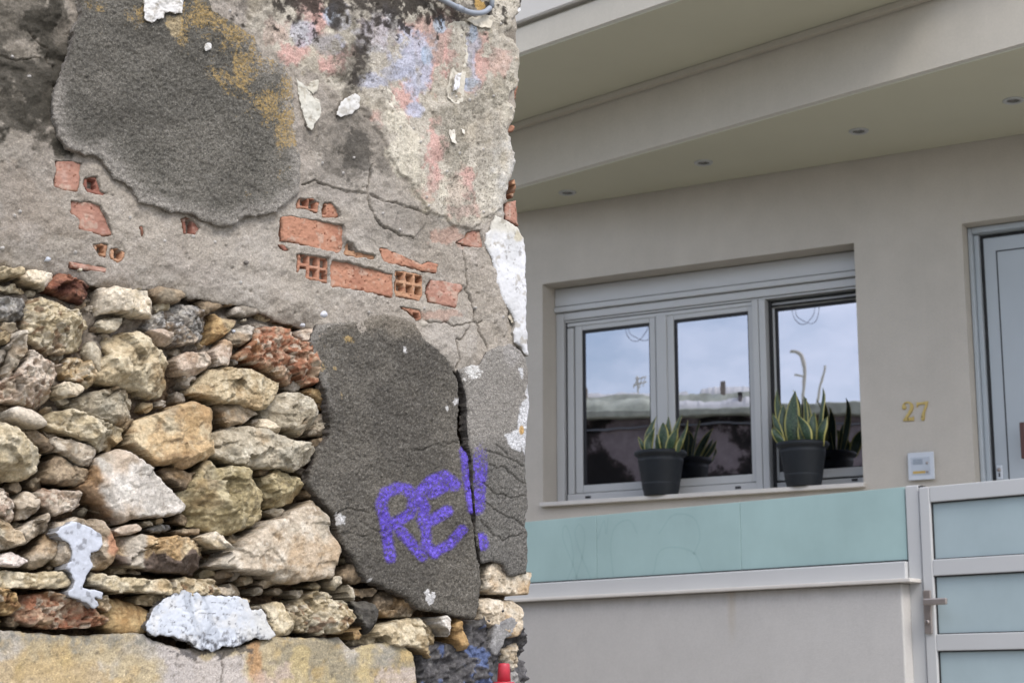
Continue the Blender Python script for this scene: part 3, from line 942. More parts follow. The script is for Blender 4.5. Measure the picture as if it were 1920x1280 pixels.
def bed_c(X, Z, PX, PY, D, W):
    col = np.broadcast_to(L(122, 102, 82), X.shape + (3,))
    col = mx(col, sm(-.2, .6, fbm(X, Z, 22, 4, 61)), L(102, 84, 68))
    col = mx(col, .8 * sm(.1, .7, fbm(X, Z, 60, 4, 62)), L(156, 132, 104))
    up = sm(880, 680, PY + .25 * PX - 60)
    col = mx(col, up * sm(-.8, .3, fbm(X, Z, 20, 4, 63)), L(150, 140, 128))
    rub = sm(-4, 4, sdf(PX, PY, RUBBLE) + 5 * fbm(X, Z, 60, 3, 55))
    rc = mx(np.broadcast_to(L(102, 100, 101), X.shape + (3,)), sm(.1, .7, fbm(X, Z, 90, 4, 64)), L(76, 75, 77))
    rc = mx(rc, .7 * sm(.45, .8, fbm(X, Z, 160, 3, 65)), L(136, 134, 132))
    bl = sm(.25, .45, fbm(X, Z, 45, 4, 66) - .45 + 1.15 * np.exp(-((PX - 853) / 17) ** 2 - ((PY - 1268) / 30) ** 2) + .9 * np.exp(-((PX - 842) / 14) ** 2 - ((PY - 1222) / 9) ** 2))
    rc = mx(rc, bl, L(104, 118, 156))
    wh = sm(0, 1, sdf(PX, PY, [(893, 1264), (925, 1258), (930, 1290), (893, 1292)]) / 3 + 2 * fbm(X, Z, 120, 3, 67))
    rc = mx(rc, wh, L(186, 182, 178))
    return mx(col, rub, rc)


# ---------------------------------------------------------------- the mortar coat of the upper wall
EDGE = [(977, -10), (976, 12), (971, 25), (962, 40), (962, 52), (946, 66), (958, 74), (970, 86), (975, 100), (977, 125), (976, 150), (968, 165), (954, 180),
        (953, 190), (962, 198), (965, 215), (957, 232), (952, 248), (958, 256), (966, 285), (967, 310), (964, 330), (955, 350), (955, 368), (962, 376), (950, 384), (950, 410),
        (930, 432), (926, 470), (936, 520), (945, 560), (968, 620), (975, 650), (975, 690), (962, 720)]
LOWER = [(905, 690), (880, 694), (862, 698), (842, 680), (810, 655), (790, 640), (740, 640), (680, 650), (620, 650), (597, 628), (585, 618), (570, 612), (545, 605), (530, 600), (505, 588), (480, 576), (440, 570), (400, 560), (370, 556), (345, 548),
         (310, 541), (270, 541), (215, 537), (185, 530), (160, 520), (130, 516), (112, 511), (95, 506), (70, 508), (50, 505), (25, 503), (0, 498), (-150, 490)]
COAT = [(-150, -120), (975, -120)] + EDGE + LOWER

# thicker painted plaster of the upper right part
PLASTER = [(470, -130), (975, -130)] + EDGE[:24] + [(955, 350), (948, 372), (940, 390), (925, 405), (912, 411), (897, 418), (880, 424), (866, 424), (853, 420), (838, 411), (822, 404), (806, 402), (800, 395), (786, 372),
           (760, 340), (738, 318), (728, 300), (722, 275), (712, 250), (700, 225), (690, 205), (640, 190), (600, 150), (540, 120), (500, 90), (470, 50)]
CRACKS = [[(570, 345), (590, 340), (620, 348), (645, 357), (690, 362), (720, 378), (760, 385), (790, 398), (800, 402)],
          [(690, 362), (694, 385), (700, 405), (715, 425), (740, 435), (775, 447)],
          [(700, 310), (690, 340), (690, 362)],
          [(868, 470), (872, 500), (878, 520), (874, 545), (884, 560), (890, 590), (900, 620), (915, 650)],
          [(800, 600), (850, 610), (905, 600)], [(855, 690), (862, 660), (858, 640), (880, 610)],
          [(60, 60), (90, 90), (100, 130)], [(0, 100), (40, 110), (80, 108)]]
SOOT = [[(560, -20), (568, 20), (560, 40)], [(625, -20), (632, 20), (628, 48)], [(650, -20), (668, 10), (690, 20)], [(700, -20), (690, 40), (682, 90), (668, 125), (660, 150)],
        [(740, -20), (738, 20), (733, 42)], [(770, -20), (778, 25), (780, 38)], [(812, -20), (815, 15), (812, 30)], [(840, -20), (850, 12)], [(715, -20), (712, 10)]]


def blob(PX, PY, x, y, rx, ry, n, amp=.6, soft=.35):
    d = 1 - np.hypot((PX - x) / rx, (PY - y) / ry)
    return sm(-soft / 2, soft / 2, d + amp * n)


def coat_h(X, Z, PX, PY, D):
    W = 0.007 * fbm(X, Z, 5, 3, 71) + 0.0042 * fbm(X, Z, 26, 4, 72) + 0.0013 * fbm(X, Z, 90, 4, 73) + 0.0007 * vn(X * 420, Z * 420, 74)
    low = sm(330, 120, PX) * sm(330, 100, PY)
    W = W + .008 * low * fbm(X * .7, Z * 1.2, 22, 4, 75)
    # bits of gravel standing out
    f, i = worley(X, Z, 36, 76)
    W = W + .005 * sm(.12, .04, f) * (i > .88)
    W = W - .004 * sm(.16, .04, f) * (i < .07)
    # plaster coat edge
    dp = sdf(PX, PY, PLASTER) + 6 * fbm(X, Z, 45, 4, 77)
    lowedge = np.clip(sm(560, 720, PX), 0, 1)
    W = W + .0052 * lowedge * sm(-1.5, 2.0, dp)
    dw = dline(PX, PY, CRACKS[0]) + 1.2 * fbm(X, Z, 90, 2, 78)
    for cr in CRACKS:
        dw = np.minimum(dw, dline(PX + 3 * fbm(X, Z, 70, 2, 79), PY + 3 * fbm(X, Z, 70, 2, 80), cr))
    W = W - .006 * sm(2.0, .4, dw)
    # thin second skin lower left of the plaster
    W = W + .003 * sm(-1, 1.5, sdf(PX, PY, [(690, 362), (694, 385), (700, 405), (715, 425), (740, 435), (775, 447), (800, 420), (800, 402), (760, 385), (720, 378)]) + 2 * fbm(X, Z, 60, 2, 81))
    r = brick_recess(PX, PY)
    W = W - .022 * r
    # the mortar thins out and rolls over above the rubble
    W = W - .010 * sm(.05, 0, D) * sm(400, 520, PY) * sm(700, 600, PX)
    return W


def coat_c(X, Z, PX, PY, D, W):
    n = fbm(X, Z, 9, 5, 91)
    n2 = fbm(X, Z, 40, 5, 92, .6)
    n3 = fbm(X, Z, 110, 4, 93, .6)
    n4 = fbm(X, Z, 22, 5, 94, .6)
    col = np.broadcast_to(L(172, 163, 151), X.shape + (3,))
    col = mx(col, .8 * sm(-.1, .7, n), L(163, 154, 144))
    col = mx(col, .6 * sm(.1, .7, n2), L(180, 172, 162))
    col = mx(col, .4 * sm(.2, .7, n3), L(134, 126, 117))
    col = mx(col, .45 * sm(.0, .7, fbm(X * .8, Z * 1.3, 4, 4, 98)), L(148, 138, 124))
    col = mx(col, .35 * sm(.1, .7, fbm(X, Z, 6, 4, 99)), L(186, 180, 172))
    # weathered upper left, browner with soot
    ul = sm(190, 60, PX + .15 * PY) * sm(420, 250, PY)
    col = mx(col, .75 * ul, L(140, 132, 120))
    soot = np.clip(blob(PX, PY, 75, 175, 95, 85, n4, .7) + blob(PX, PY, 30, 200, 60, 40, n4, .8) * .7 + blob(PX, PY, 120, 250, 22, 45, n4, .6) * .6 + blob(PX, PY, 40, 30, 60, 50, n4, .9) * .6 + blob(PX, PY, 110, 60, 45, 80, n4, .9) * .7 + blob(PX, PY, 20, 110, 50, 22, n4, .9) * .7, 0, 1)
    col = mx(col, 1.15 * soot * (.84 + .3 * n2), L(70, 66, 58))
    col = mx(col, .6 * blob(PX, PY, 60, 380, 90, 60, n4, .9), L(148, 137, 124))
    # darker damp cement right of the roughcast
    damp = np.clip(blob(PX, PY, 655, 250, 75, 75, n4, .5) * .7 + blob(PX, PY, 640, 330, 70, 40, n4, .7) * .45 + blob(PX, PY, 755, 425, 70, 40, n4, .6) * .35 + blob(PX, PY, 655, 240, 30, 35, n2, .6) * .6, 0, 1)
    col = mx(col, damp * (.75 + .25 * n3), L(112, 106, 98))
    col = mx(col, .75 * blob(PX, PY, 672, 285, 22, 40, n2, .8), L(78, 74, 68))
    # ---- painted plaster with its layers of old colour
    dp = sdf(PX, PY, PLASTER) / 9 + 1.2 * n2 + .7 * n3 + .4 * n4
    pm = sm(-.6, .8, dp)
    pc = np.broadcast_to(L(192, 184, 170), X.shape + (3,))
    pc = mx(pc, .8 * sm(-.2, .6, n), L(186, 175, 156))
    pc = mx(pc, .6 * sm(.1, .7, n4), L(214, 206, 190))
    pc = mx(pc, .7 * sm(.2, .7, n2), L(176, 166, 146))
    pink, lav, blue = L(208, 168, 158), L(188, 190, 206), L(178, 194, 214)
    for x, y, rx, ry, a in [(545, 102, 32, 20, .9), (585, 18, 26, 26, .7), (598, 45, 16, 32, .9), (628, 105, 26, 30, .9), (690, 228, 24, 18, .6), (808, 95, 36, 52, .95), (832, 75, 16, 42, .9), (758, 182, 24, 34, .9),
                          (893, 110, 14, 44, .9), (885, 165, 14, 14, .9), (815, 285, 24, 46, .85), (860, 350, 22, 34, .85), (812, 330, 20, 30, .6), (790, 50, 40, 25, .7), (700, 62, 30, 35, .35), (932, 110, 22, 22, .5), (870, 395, 26, 14, .5), (520, 60, 26, 24, .35)]:
        pc = mx(pc, a * blob(PX, PY, x, y, rx, ry, n2 + .4 * n3, .75, .5), pink)
    for x, y, rx, ry, a in [(625, 80, 24, 16, .9), (570, 60, 18, 20, .6), (772, 115, 36, 52, .9), (745, 138, 36, 14, .9), (780, 208, 18, 14, .9), (884, 100, 12, 66, .8), (735, 298, 10, 28, .8), (700, 60, 40, 40, .5), (694, 155, 26, 14, .8), (640, 30, 16, 32, .6)]:
        pc = mx(pc, a * blob(PX, PY, x, y, rx, ry, n4 * .7 + n2 * .7, .7, .45), lav)
    for x, y, rx, ry, a in [(822, 48, 14, 13, .95), (880, 160, 9, 12, .8), (800, 105, 10, 14, .8), (884, 55, 7, 20, .8), (622, 28, 14, 18, .7)]:
        pc = mx(pc, a * blob(PX, PY, x, y, rx, ry, n2, .6, .4), blue)
    # cream remnants
    for x, y, rx, ry, a in [(735, 230, 34, 26, .9), (758, 285, 34, 48, .95), (775, 330, 20, 22, .8), (850, 300, 18, 22, .5), (848, 360, 22, 26, .7), (620, 60, 14, 10, .7), (935, 330, 22, 60, .55), (950, 230, 14, 60, .6)]:
        pc = mx(pc, a * blob(PX, PY, x, y, rx, ry, n4 + .3 * n2, .5, .3), L(212, 204, 186))
    pc = mx(pc, .85 * blob(PX, PY, 612, 82, 22, 22, n4, .3, .3), L(160, 153, 146))
    pc = mx(pc, .5 * sm(.05, .7, fbm(X * 3.2, Z * .6, 14, 4, 96)), L(158, 151, 139))
    # grey lichen patches with pepper spots
    gl = np.clip(blob(PX, PY, 850, 225, 50, 40, n4, .7) + blob(PX, PY, 925, 165, 26, 26, n4, .8) * .7 + blob(PX, PY, 900, 75, 22, 36, n4, .7) * .6 + blob(PX, PY, 855, 285, 22, 26, n4, .6) + blob(PX, PY, 655, 90, 30, 70, n4, .6) * .9, 0, 1)
    pc = mx(pc, gl * (.6 + .5 * n3), L(140, 134, 120))
    f, i = worley(X, Z, 190, 95)
    pep = sm(.32, .2, f) * (i > .45) * sm(-.1, .6, n4 + .9 * sm(200, 240, PY) * sm(780, 850, PX) - .35 + gl * .5)
    pc = mx(pc, .8 * pep, L(96, 90, 80))
    pc = mx(pc, .5 * sm(.35, .8, n3), L(120, 112, 98))
    wht = sm(905, 960, PX + 18 * n4) * sm(190, 300, PY) * .6
    pc = mx(pc, wht * (.6 + n2), L(212, 210, 206))
    col = mx(col, pm, pc)
    # black mould running down from the top
    md = np.full(X.shape, 0.0)
    for k, st in enumerate(SOOT):
        wdt = [10, 12, 34, 20, 16, 20, 16, 18, 16][k]
        d = dline(PX, PY, st)
        md = np.maximum(md, sm(1.0, -.3, d / wdt - .9 * n2 - .5 * n3 - .25))
    md = np.maximum(md, blob(PX, PY, 735, -14, 160, 50, n2 + .6 * n4 + .5 * n3, .9, .45))
    md = np.maximum(md, .6 * blob(PX, PY, 660, 130, 26, 45, n2, .9, .6))
    md = np.maximum(md, .7 * blob(PX, PY, 870, 18, 42, 26, n3 + .7 * n2, 1.2, .5))
    md = np.maximum(md, .45 * blob(PX, PY, 590, -5, 120, 34, n3 + n2, 1.0, .6))
    col = mx(col, .93 * md, L(58, 52, 47))
    # orange stains inside the cream right of the conduit
    col = mx(col, .8 * blob(PX, PY, 895, 12, 8, 10, n2, .8, .4), L(196, 160, 96))
    # darker tone along the lines of the cracks
    dw = np.full(X.shape, 99.0)
    for cr in CRACKS:
        dw = np.minimum(dw, dline(PX + 3 * fbm(X, Z, 70, 2, 79), PY + 3 * fbm(X, Z, 70, 2, 80), cr))
    col = mx(col, .6 * sm(1.6, .5, dw), L(92, 84, 74))
    # brick dust round the exposed bricks, pale gravel
    f2, i2 = worley(X, Z, 36, 76)
    col = mx(col, sm(.13, .06, f2) * (i2 > .93), L(204, 200, 196))
    col = mx(col, .5 * blob(PX, PY, 840, 445, 34, 16, n2, .8, .5), L(182, 140, 122))
    col = mx(col, .45 * blob(PX, PY, 815, 590, 34, 10, n2, .8, .5), L(176, 132, 112))
    return col


# ---------------------------------------------------------------- the roughcast slabs
SLAB_BIG = [(240, -88), (190, -66), (162, -40), (150, -10), (154, 30), (140, 55), (133, 85), (122, 120), (110, 150), (101, 175), (101, 205), (105, 222), (115, 255), (130, 278), (160, 290), (185, 297), (200, 310),
            (215, 335), (250, 352), (265, 380), (300, 388), (325, 397), (360, 397), (385, 410), (410, 420), (445, 418), (465, 405), (500, 398), (525, 395), (545, 375), (565, 358), (570, 330),
            (572, 300), (566, 262), (558, 220), (556, 150), (540, 120), (495, 105), (480, 65), (440, 40), (400, 20), (390, -10), (372, -44), (330, -72), (290, -84)]
SLAB_MID = [(583, 645), (588, 625), (600, 610), (640, 598), (700, 590), (740, 590), (780, 603), (797, 632), (838, 668), (856, 700), (864, 730), (866, 770), (862, 810), (868, 840), (876, 850), (879, 900),
            (884, 950), (890, 1000), (900, 1060), (903, 1100), (900, 1140), (893, 1160), (870, 1155), (840, 1145), (790, 1140), (760, 1115), (720, 1100), (690, 1090), (672, 1060), (650, 1030),
            (640, 1000), (630, 965), (600, 935), (575, 905), (590, 870), (600, 840), (622, 820), (624, 790), (612, 740), (600, 700), (583, 680)]
SLAB_SIDE = [(862, 692), (880, 686), (900, 683), (915, 660), (945, 645), (962, 640), (985, 665), (992, 700), (992, 760), (985, 870), (990, 950), (984, 985), (990, 1000), (992, 1050), (988, 1075),
             (955, 1080), (940, 1055), (925, 1050), (905, 1058), (899, 1020), (896, 990), (890, 950), (886, 900), (885, 860), (880, 835), (877, 800), (880, 770), (878, 740), (868, 712)]


def rough_h(X, Z, seed):
    f, i = worley(X, Z, 210, seed + 3)
    return .0045 * fbm(X, Z, 7, 3, seed) + .0016 * fbm(X, Z, 45, 3, seed + 1) + .0013 * vn(X * 330, Z * 330, seed + 2) + .0016 * (.5 - f) * (i > .4) + .0009 * fbm(X, Z, 160, 2, seed + 4)


def slab_mid_h(X, Z, PX, PY, D):
    W = rough_h(X, Z, 120)
    cr = np.minimum(dline(PX, PY + 4 * fbm(X, Z, 40, 3, 125), [(630, 965), (650, 955), (690, 958)]), dline(PX, PY + 4 * fbm(X, Z, 40, 3, 125), [(700, 996), (725, 994)]))
    cr = np.minimum(cr, dline(PX, PY + 5 * fbm(X, Z, 40, 3, 126), [(775, 850), (810, 838), (860, 832)]))
    cr = np.minimum(cr, dline(PX, PY + 5 * fbm(X, Z, 40, 3, 127), [(640, 1000), (690, 1010)]))
    return W - .004 * sm(2.2, .4, cr)


SIDE_CR = [[(905, 845), (930, 850), (950, 862), (985, 872)], [(915, 870), (945, 880), (985, 905)], [(905, 905), (930, 925), (950, 932), (988, 930)], [(910, 940), (940, 960), (985, 985)],
           [(905, 975), (925, 1000), (945, 1010), (985, 1000)], [(955, 868), (945, 850), (930, 832)]]


def slab_side_h(X, Z, PX, PY, D):
    sand = sm(800, 900, PY)
    W = .6 * rough_h(X, Z, 140) + .4 * sand * rough_h(X, Z, 141)
    cr = np.full(X.shape, 99.0)
    for c in SIDE_CR:
        cr = np.minimum(cr, dline(PX + 4 * fbm(X, Z, 40, 3, 145), PY + 4 * fbm(X, Z, 40, 3, 146), c))
    return W - .0045 * sm(1.8, .3, cr)


def rough_c(X, Z, seed, a=(106, 101, 93), b=(86, 82, 76)):
    n = fbm(X, Z, 8, 4, seed + 20)
    col = np.broadcast_to(L(*a), X.shape + (3,))
    col = mx(col, .8 * sm(-.3, .6, n), L(*b))
    v = vn(X * 400, Z * 400, seed + 21)
    col = mx(col, .34 * sm(.3, .8, v), L(150, 146, 138))
    col = mx(col, .6 * sm(-.3, -.8, v), L(52, 50, 48))
    return col


def slab_big_c(X, Z, PX, PY, D, W):
    col = rough_c(X, Z, 110, (113, 109, 101), (93, 90, 83))
    n2, n3 = fbm(X, Z, 30, 4, 111, .6), fbm(X, Z, 170, 3, 112, .7)
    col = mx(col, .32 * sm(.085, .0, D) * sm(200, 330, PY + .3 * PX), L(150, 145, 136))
    col = mx(col, .3 * sm(.1, .7, fbm(X * .5, Z * 1.6, 12, 4, 114)), L(70, 67, 61))
    # broken clean mortar along the lower rim
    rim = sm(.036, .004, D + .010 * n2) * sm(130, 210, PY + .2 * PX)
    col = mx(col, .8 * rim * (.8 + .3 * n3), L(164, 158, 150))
    # ochre paint caught on the grains
    dens = np.zeros(X.shape)
    for x, y, rx, ry, a in [(440, 70, 90, 45, 1.0), (400, 30, 80, 40, .9), (470, 120, 70, 50, .9), (500, 190, 55, 60, .85), (545, 210, 30, 90, .95), (530, 280, 30, 70, .6), (345, 50, 16, 60, .8), (250, 25, 40, 26, .65), (190, 10, 60, 20, .5), (185, 60, 14, 10, .5), (470, 360, 12, 10, .7), (550, 150, 25, 60, .9), (420, 140, 40, 30, .6)]:
        dens = np.maximum(dens, a * np.exp(-((PX - x) / rx) ** 2 - ((PY - y) / ry) ** 2))
    dens = dens ** .6
    yel = np.clip(dens * .53 + .20 * n2 * (dens > .10) + .06 * n3 * (dens > .1) - .02, 0, .46)
    col = mx(col, .75 * sm(.2, .6, sdf(PX, PY, [(312, 30), (342, 24), (345, 70), (322, 66)]) / 8 + n2), L(188, 170, 136))
    col = mx(col, .5 * sm(.3, .8, n2) * sm(60, 0, PY), L(78, 74, 66))
    cr = dline(PX + 3 * fbm(X, Z, 60, 2, 113), PY, [(296, 130), (305, 180), (302, 250)])
    col = mx(col, .35 * sm(1.6, .3, cr), L(60, 57, 53))
    return np.concatenate([col, yel[..., None]], -1)


def slab_mid_c(X, Z, PX, PY, D, W):
    col = rough_c(X, Z, 130, (106, 101, 93), (85, 81, 75))
    n2, n3 = fbm(X, Z, 30, 4, 131, .6), fbm(X, Z, 170, 3, 132, .7)
    dens = np.zeros(X.shape)
    for x, y, rx, ry, a in [(655, 635, 22, 12, .9), (602, 690, 16, 24, 1.0), (625, 690, 16, 8, .8), (610, 650, 14, 8, .6), (640, 745, 6, 18, .6), (665, 670, 26, 14, .45), (595, 665, 7, 20, .8)]:
        dens = np.maximum(dens, a * np.exp(-((PX - x) / rx) ** 2 - ((PY - y) / ry) ** 2))
    yel = np.clip(dens * .52 + .14 * n2 * (dens > .1), 0, .48)
    top = sm(640, 600, PY + .1 * (700 - PX) + 10 * n2)
    col = mx(col, .6 * top, L(146, 136, 122))
    for x, y, r in [(637, 973, 8), (805, 1122, 8), (802, 1112, 5), (812, 1115, 4), (693, 1087, 3), (858, 752, 5), (840, 765, 3), (760, 655, 4)]:
        col = mx(col, blob(PX, PY, x, y, r, r * 1.3, n3, .5, .3), L(206, 204, 202))
    rim = sm(.018, .002, D + .006 * n2) * sm(720, 640, PX) * sm(800, 700, PY)
    return np.concatenate([mx(col, .5 * rim, L(150, 146, 140)), yel[..., None]], -1)


def slab_side_c(X, Z, PX, PY, D, W):
    col = rough_c(X, Z, 150, (112, 109, 104), (94, 91, 87))
    n2, n3, n4 = fbm(X, Z, 30, 4, 151, .6), fbm(X, Z, 150, 4, 152, .7), fbm(X, Z, 14, 4, 153)
    fine = sm(880, 780, PY + 20 * n4 + .4 * (PX - 930))
    col = mx(col, .85 * fine, L(150, 145, 138))
    col = mx(col, .6 * fine * sm(0, .6, n4), L(168, 164, 160))
    w = sm(.1, .4, 1 - np.hypot((PX - 886) / 18, (PY - 698) / 15) + .9 * n3)
    col = mx(col, .95 * w, L(218, 216, 212))
    for poly in [[(972, 688), (980, 690), (982, 712), (976, 708)], [(978, 755), (990, 748), (992, 790), (984, 850), (978, 830), (970, 800)], [(950, 815), (975, 800), (985, 820), (975, 845), (960, 838)], [(988, 720), (995, 720), (994, 900), (989, 860)]]:
        col = mx(col, .92 * sm(-.3, .4, sdf(PX, PY, poly) / 4 + .9 * n2 + .5 * n3), L(210, 210, 212))
    col = mx(col, .9 * blob(PX, PY, 978, 806, 5, 9, n2, .3, .3), L(196, 156, 88))
    col = mx(col, .5 * blob(PX, PY, 880, 685, 16, 6, n2, .4, .4), L(200, 198, 194))
    return col


def lerp_flat(amp, f, s):
    return lambda X, Z, PX, PY, D: amp * fbm(X, Z, f, 3, s) + .0012 * fbm(X, Z, 140, 3, s + 1)


# ---------------------------------------------------------------- flakes of old paint and lime
FLAKES = [
    ([(268, -20), (340, -20), (344, 6), (343, 25), (322, 24), (310, 22), (308, 36), (295, 37), (285, 44), (270, 35)], (222, 220, 218), .0245, 'big'),
    ([(385, 80), (396, 78), (399, 84), (398, 93), (388, 96), (384, 90)], (226, 224, 220), .0225, 'big'),
    ([(557, 145), (575, 165), (588, 180), (600, 190), (602, 212), (590, 235), (585, 249), (574, 238), (566, 215), (563, 190)], (206, 203, 192), .0055, 'curl'),
    ([(577, 165), (585, 152), (598, 150), (598, 166), (588, 177)], (202, 197, 184), .005, 'curl'),
    ([(632, 215), (634, 198), (645, 183), (665, 174), (676, 180), (675, 203), (660, 216), (640, 220)], (216, 214, 210), .002, 'thin'),
    ([(712, 172), (718, 167), (730, 169), (738, 178), (743, 195), (758, 208), (768, 222), (750, 212), (735, 202), (724, 194)], (216, 209, 194), .004, 'curl'),
    ([(705, 225), (722, 214), (750, 216), (772, 240), (793, 258), (796, 280), (794, 306), (784, 332), (768, 336), (748, 318), (738, 300), (726, 268), (716, 258)], (206, 198, 182), .0035, 'thin'),
    ([(838, 45), (850, 38), (872, 42), (873, 75), (877, 100), (877, 125), (873, 165), (868, 198), (852, 192), (842, 182), (839, 165), (846, 130), (852, 110), (845, 90), (842, 70)], (206, 200, 186), .004, 'curl'),
    ([(852, 140), (865, 137), (863, 160), (859, 168), (850, 170)], (226, 226, 230), .008, 'thin'),
    ([(872, 38), (885, 30), (905, 26), (921, 30), (924, 38), (917, 54), (900, 52), (888, 46)], (216, 208, 192), .010, 'curl'),
    ([(845, 242), (854, 244), (852, 262), (854, 270), (848, 266)], (218, 212, 200), .006, 'curl'),
    ([(865, 240), (873, 242), (871, 252), (866, 250)], (218, 212, 200), .006, 'curl'),
    ([(725, 232), (737, 245), (741, 262), (733, 272), (724, 262), (720, 245)], (214, 204, 184), .006, 'thin'),
    ([(958, 588), (970, 590), (968, 606), (960, 604), (955, 595)], (196, 186, 168), .008, 'thin'),
    ([(966, -20), (980, -20), (977, 18), (972, 22), (970, 6)], (222, 222, 222), .006, 'thin'),
]


def make_flake(k, poly, c, w, kind):
    s = 600 + 11 * k
    base = L(*c)

    def H(X, Z, PX, PY, D):
        W = .0012 * fbm(X, Z, 40, 3, s) + .0006 * fbm(X, Z, 150, 3, s + 1)
        if kind == 'curl':
            W = W + .0032 * sm(.012, 0, D) * sm(-.3, .6, fbm(X, Z, 25, 2, s + 2)) - .0015 * sm(.55, .85, ridge(X, Z, 45, 3, s + 3))
        return W + (rough_h(X, Z, 100) * .8 - .010 * sm(430, 590, PX + .35 * (PY - 200)) if kind == 'big' else .004 * fbm(X, Z, 7, 3, 71) if kind == 'thin' else .007 * fbm(X, Z, 5, 3, 71))

    def C(X, Z, PX, PY, D, W):
        col = mx(np.broadcast_to(base, X.shape + (3,)), .6 * sm(0, .8, fbm(X, Z, 30, 4, s + 4)), base * np.array((.86, .84, .80)))
        col = mx(col, .5 * sm(.2, .8, fbm(X, Z, 60, 4, s + 5)), np.minimum(base * 1.1, .85))
        col = mx(col, .6 * sm(.45, .8, fbm(X, Z, 110, 4, s + 6)), L(150, 142, 128))
        col = mx(col, .5 * sm(.5, .9, ridge(X, Z, 45, 3, s + 3)), L(150, 140, 122))
        return col
    return hf('paint_flake', poly, w, M['flake'], H, C, h=.0015, thick=.0028 if kind != 'big' else .004, edge=.002, edrop=.0008, bn=(.0016, 120), seed=s, edgecol=L(190, 182, 168), rough_side=.0006)


WHITE_CHUNK = [(913, 455), (914, 438), (921, 424), (922, 412), (931, 403), (946, 408), (960, 415), (974, 428), (986, 443), (989, 480), (986, 520), (985, 560), (987, 600), (990, 640), (993, 666), (986, 662), (978, 652), (965, 642),
               (962, 622), (966, 604), (958, 580), (946, 562), (937, 545), (931, 530), (930, 500), (921, 472)]
LOW_BAND = [(-160, 1174), (0, 1178), (60, 1184), (100, 1186), (140, 1187), (180, 1188), (230, 1190), (272, 1190), (300, 1205), (350, 1218), (400, 1218), (450, 1212), (500, 1197), (560, 1192), (600, 1193), (640, 1193), (652, 1206),
            (662, 1214), (690, 1207), (720, 1203), (755, 1200), (768, 1212), (776, 1222), (782, 1250), (788, 1300), (795, 1420), (-160, 1420)]
BLUE_CHUNK = [(272, 1168), (280, 1150), (290, 1131), (310, 1118), (345, 1104), (362, 1112), (380, 1116), (400, 1113), (430, 1114), (452, 1116), (466, 1124), (474, 1140), (490, 1138), (503, 1150), (505, 1168), (516, 1190), (505, 1196),
              (490, 1196), (462, 1204), (440, 1212), (420, 1214), (405, 1222), (380, 1216), (352, 1200), (320, 1192), (292, 1192), (272, 1186)]
DRIP = [(102, 998), (115, 984), (135, 978), (152, 982), (170, 990), (190, 1003), (193, 1020), (184, 1032), (170, 1036), (171, 1050), (175, 1062), (166, 1074), (160, 1086), (158, 1100), (178, 1106), (192, 1112), (193, 1120), (180, 1116),
        (178, 1124), (184, 1134), (178, 1138), (166, 1130), (145, 1122), (131, 1118), (130, 1108), (138, 1104), (142, 1090), (136, 1076), (122, 1066), (124, 1058), (134, 1052), (134, 1036), (132, 1022), (118, 1014)]
SMEAR = [(920, 1215), (925, 1190), (930, 1168), (945, 1162), (960, 1157), (971, 1165), (967, 1186), (958, 1190), (948, 1196), (944, 1210), (932, 1226), (925, 1224)]


def chunk_h(s, a=.003, lump=.0):
    def H(X, Z, PX, PY, D):
        f, _ = worley(X, Z, 80, s)
        return a * fbm(X, Z, 12, 3, s) + .0007 * fbm(X, Z, 60, 3, s + 1) + .0003 * fbm(X, Z, 200, 2, s + 2) - lump * sm(.45, .85, ridge(X, Z, 38, 3, s + 3))
    return H


def white_c(X, Z, PX, PY, D, W):
    col = np.broadcast_to(L(216, 216, 218), X.shape + (3,))
    col = mx(col, .7 * sm(0, .7, fbm(X, Z, 18, 4, 161)), L(198, 198, 198))
    col = mx(col, .7 * sm(470, 425, PY + 14 * fbm(X, Z, 30, 3, 162)), L(204, 198, 180))
    col = mx(col, .7 * sm(.35, .8, fbm(X, Z, 60, 4, 163)), L(160, 152, 138))
    col = mx(col, .6 * blob(PX, PY, 975, 445, 10, 9, fbm(X, Z, 50, 3, 164), .5, .4), L(190, 178, 146))
    return mx(col, .6 * sm(.75, .95, fbm(X, Z, 130, 3, 165)), L(120, 116, 110))


def band_h(X, Z, PX, PY, D):
    W = .005 * fbm(X, Z, 6, 3, 171) + .0014 * fbm(X, Z, 60, 3, 172)
    cr = dline(PX + 3 * fbm(X, Z, 60, 3, 173), PY, [(416, 1222), (415, 1250), (414, 1290)])
    cr = np.minimum(cr, dline(PX, PY + 3 * fbm(X, Z, 60, 3, 173), [(330, 1196), (345, 1215), (350, 1235), (375, 1245)]))
    cr = np.minimum(cr, dline(PX + 3 * fbm(X, Z, 60, 3, 174), PY + 3 * fbm(X, Z, 60, 3, 175), [(668, 1206), (668, 1240), (662, 1290)]))
    W = W - .003 * sm(1.8, .3, cr)
    W = W + .0022 * sm(-1, 2, sdf(PX, PY, [(476, 1242), (500, 1200), (640, 1196), (700, 1210), (780, 1230), (800, 1420), (540, 1420), (500, 1260)]) + 3 * fbm(X, Z, 40, 3, 176))
    return W + .0012 * np.round(1.6 * fbm(X, Z, 16, 4, 177))


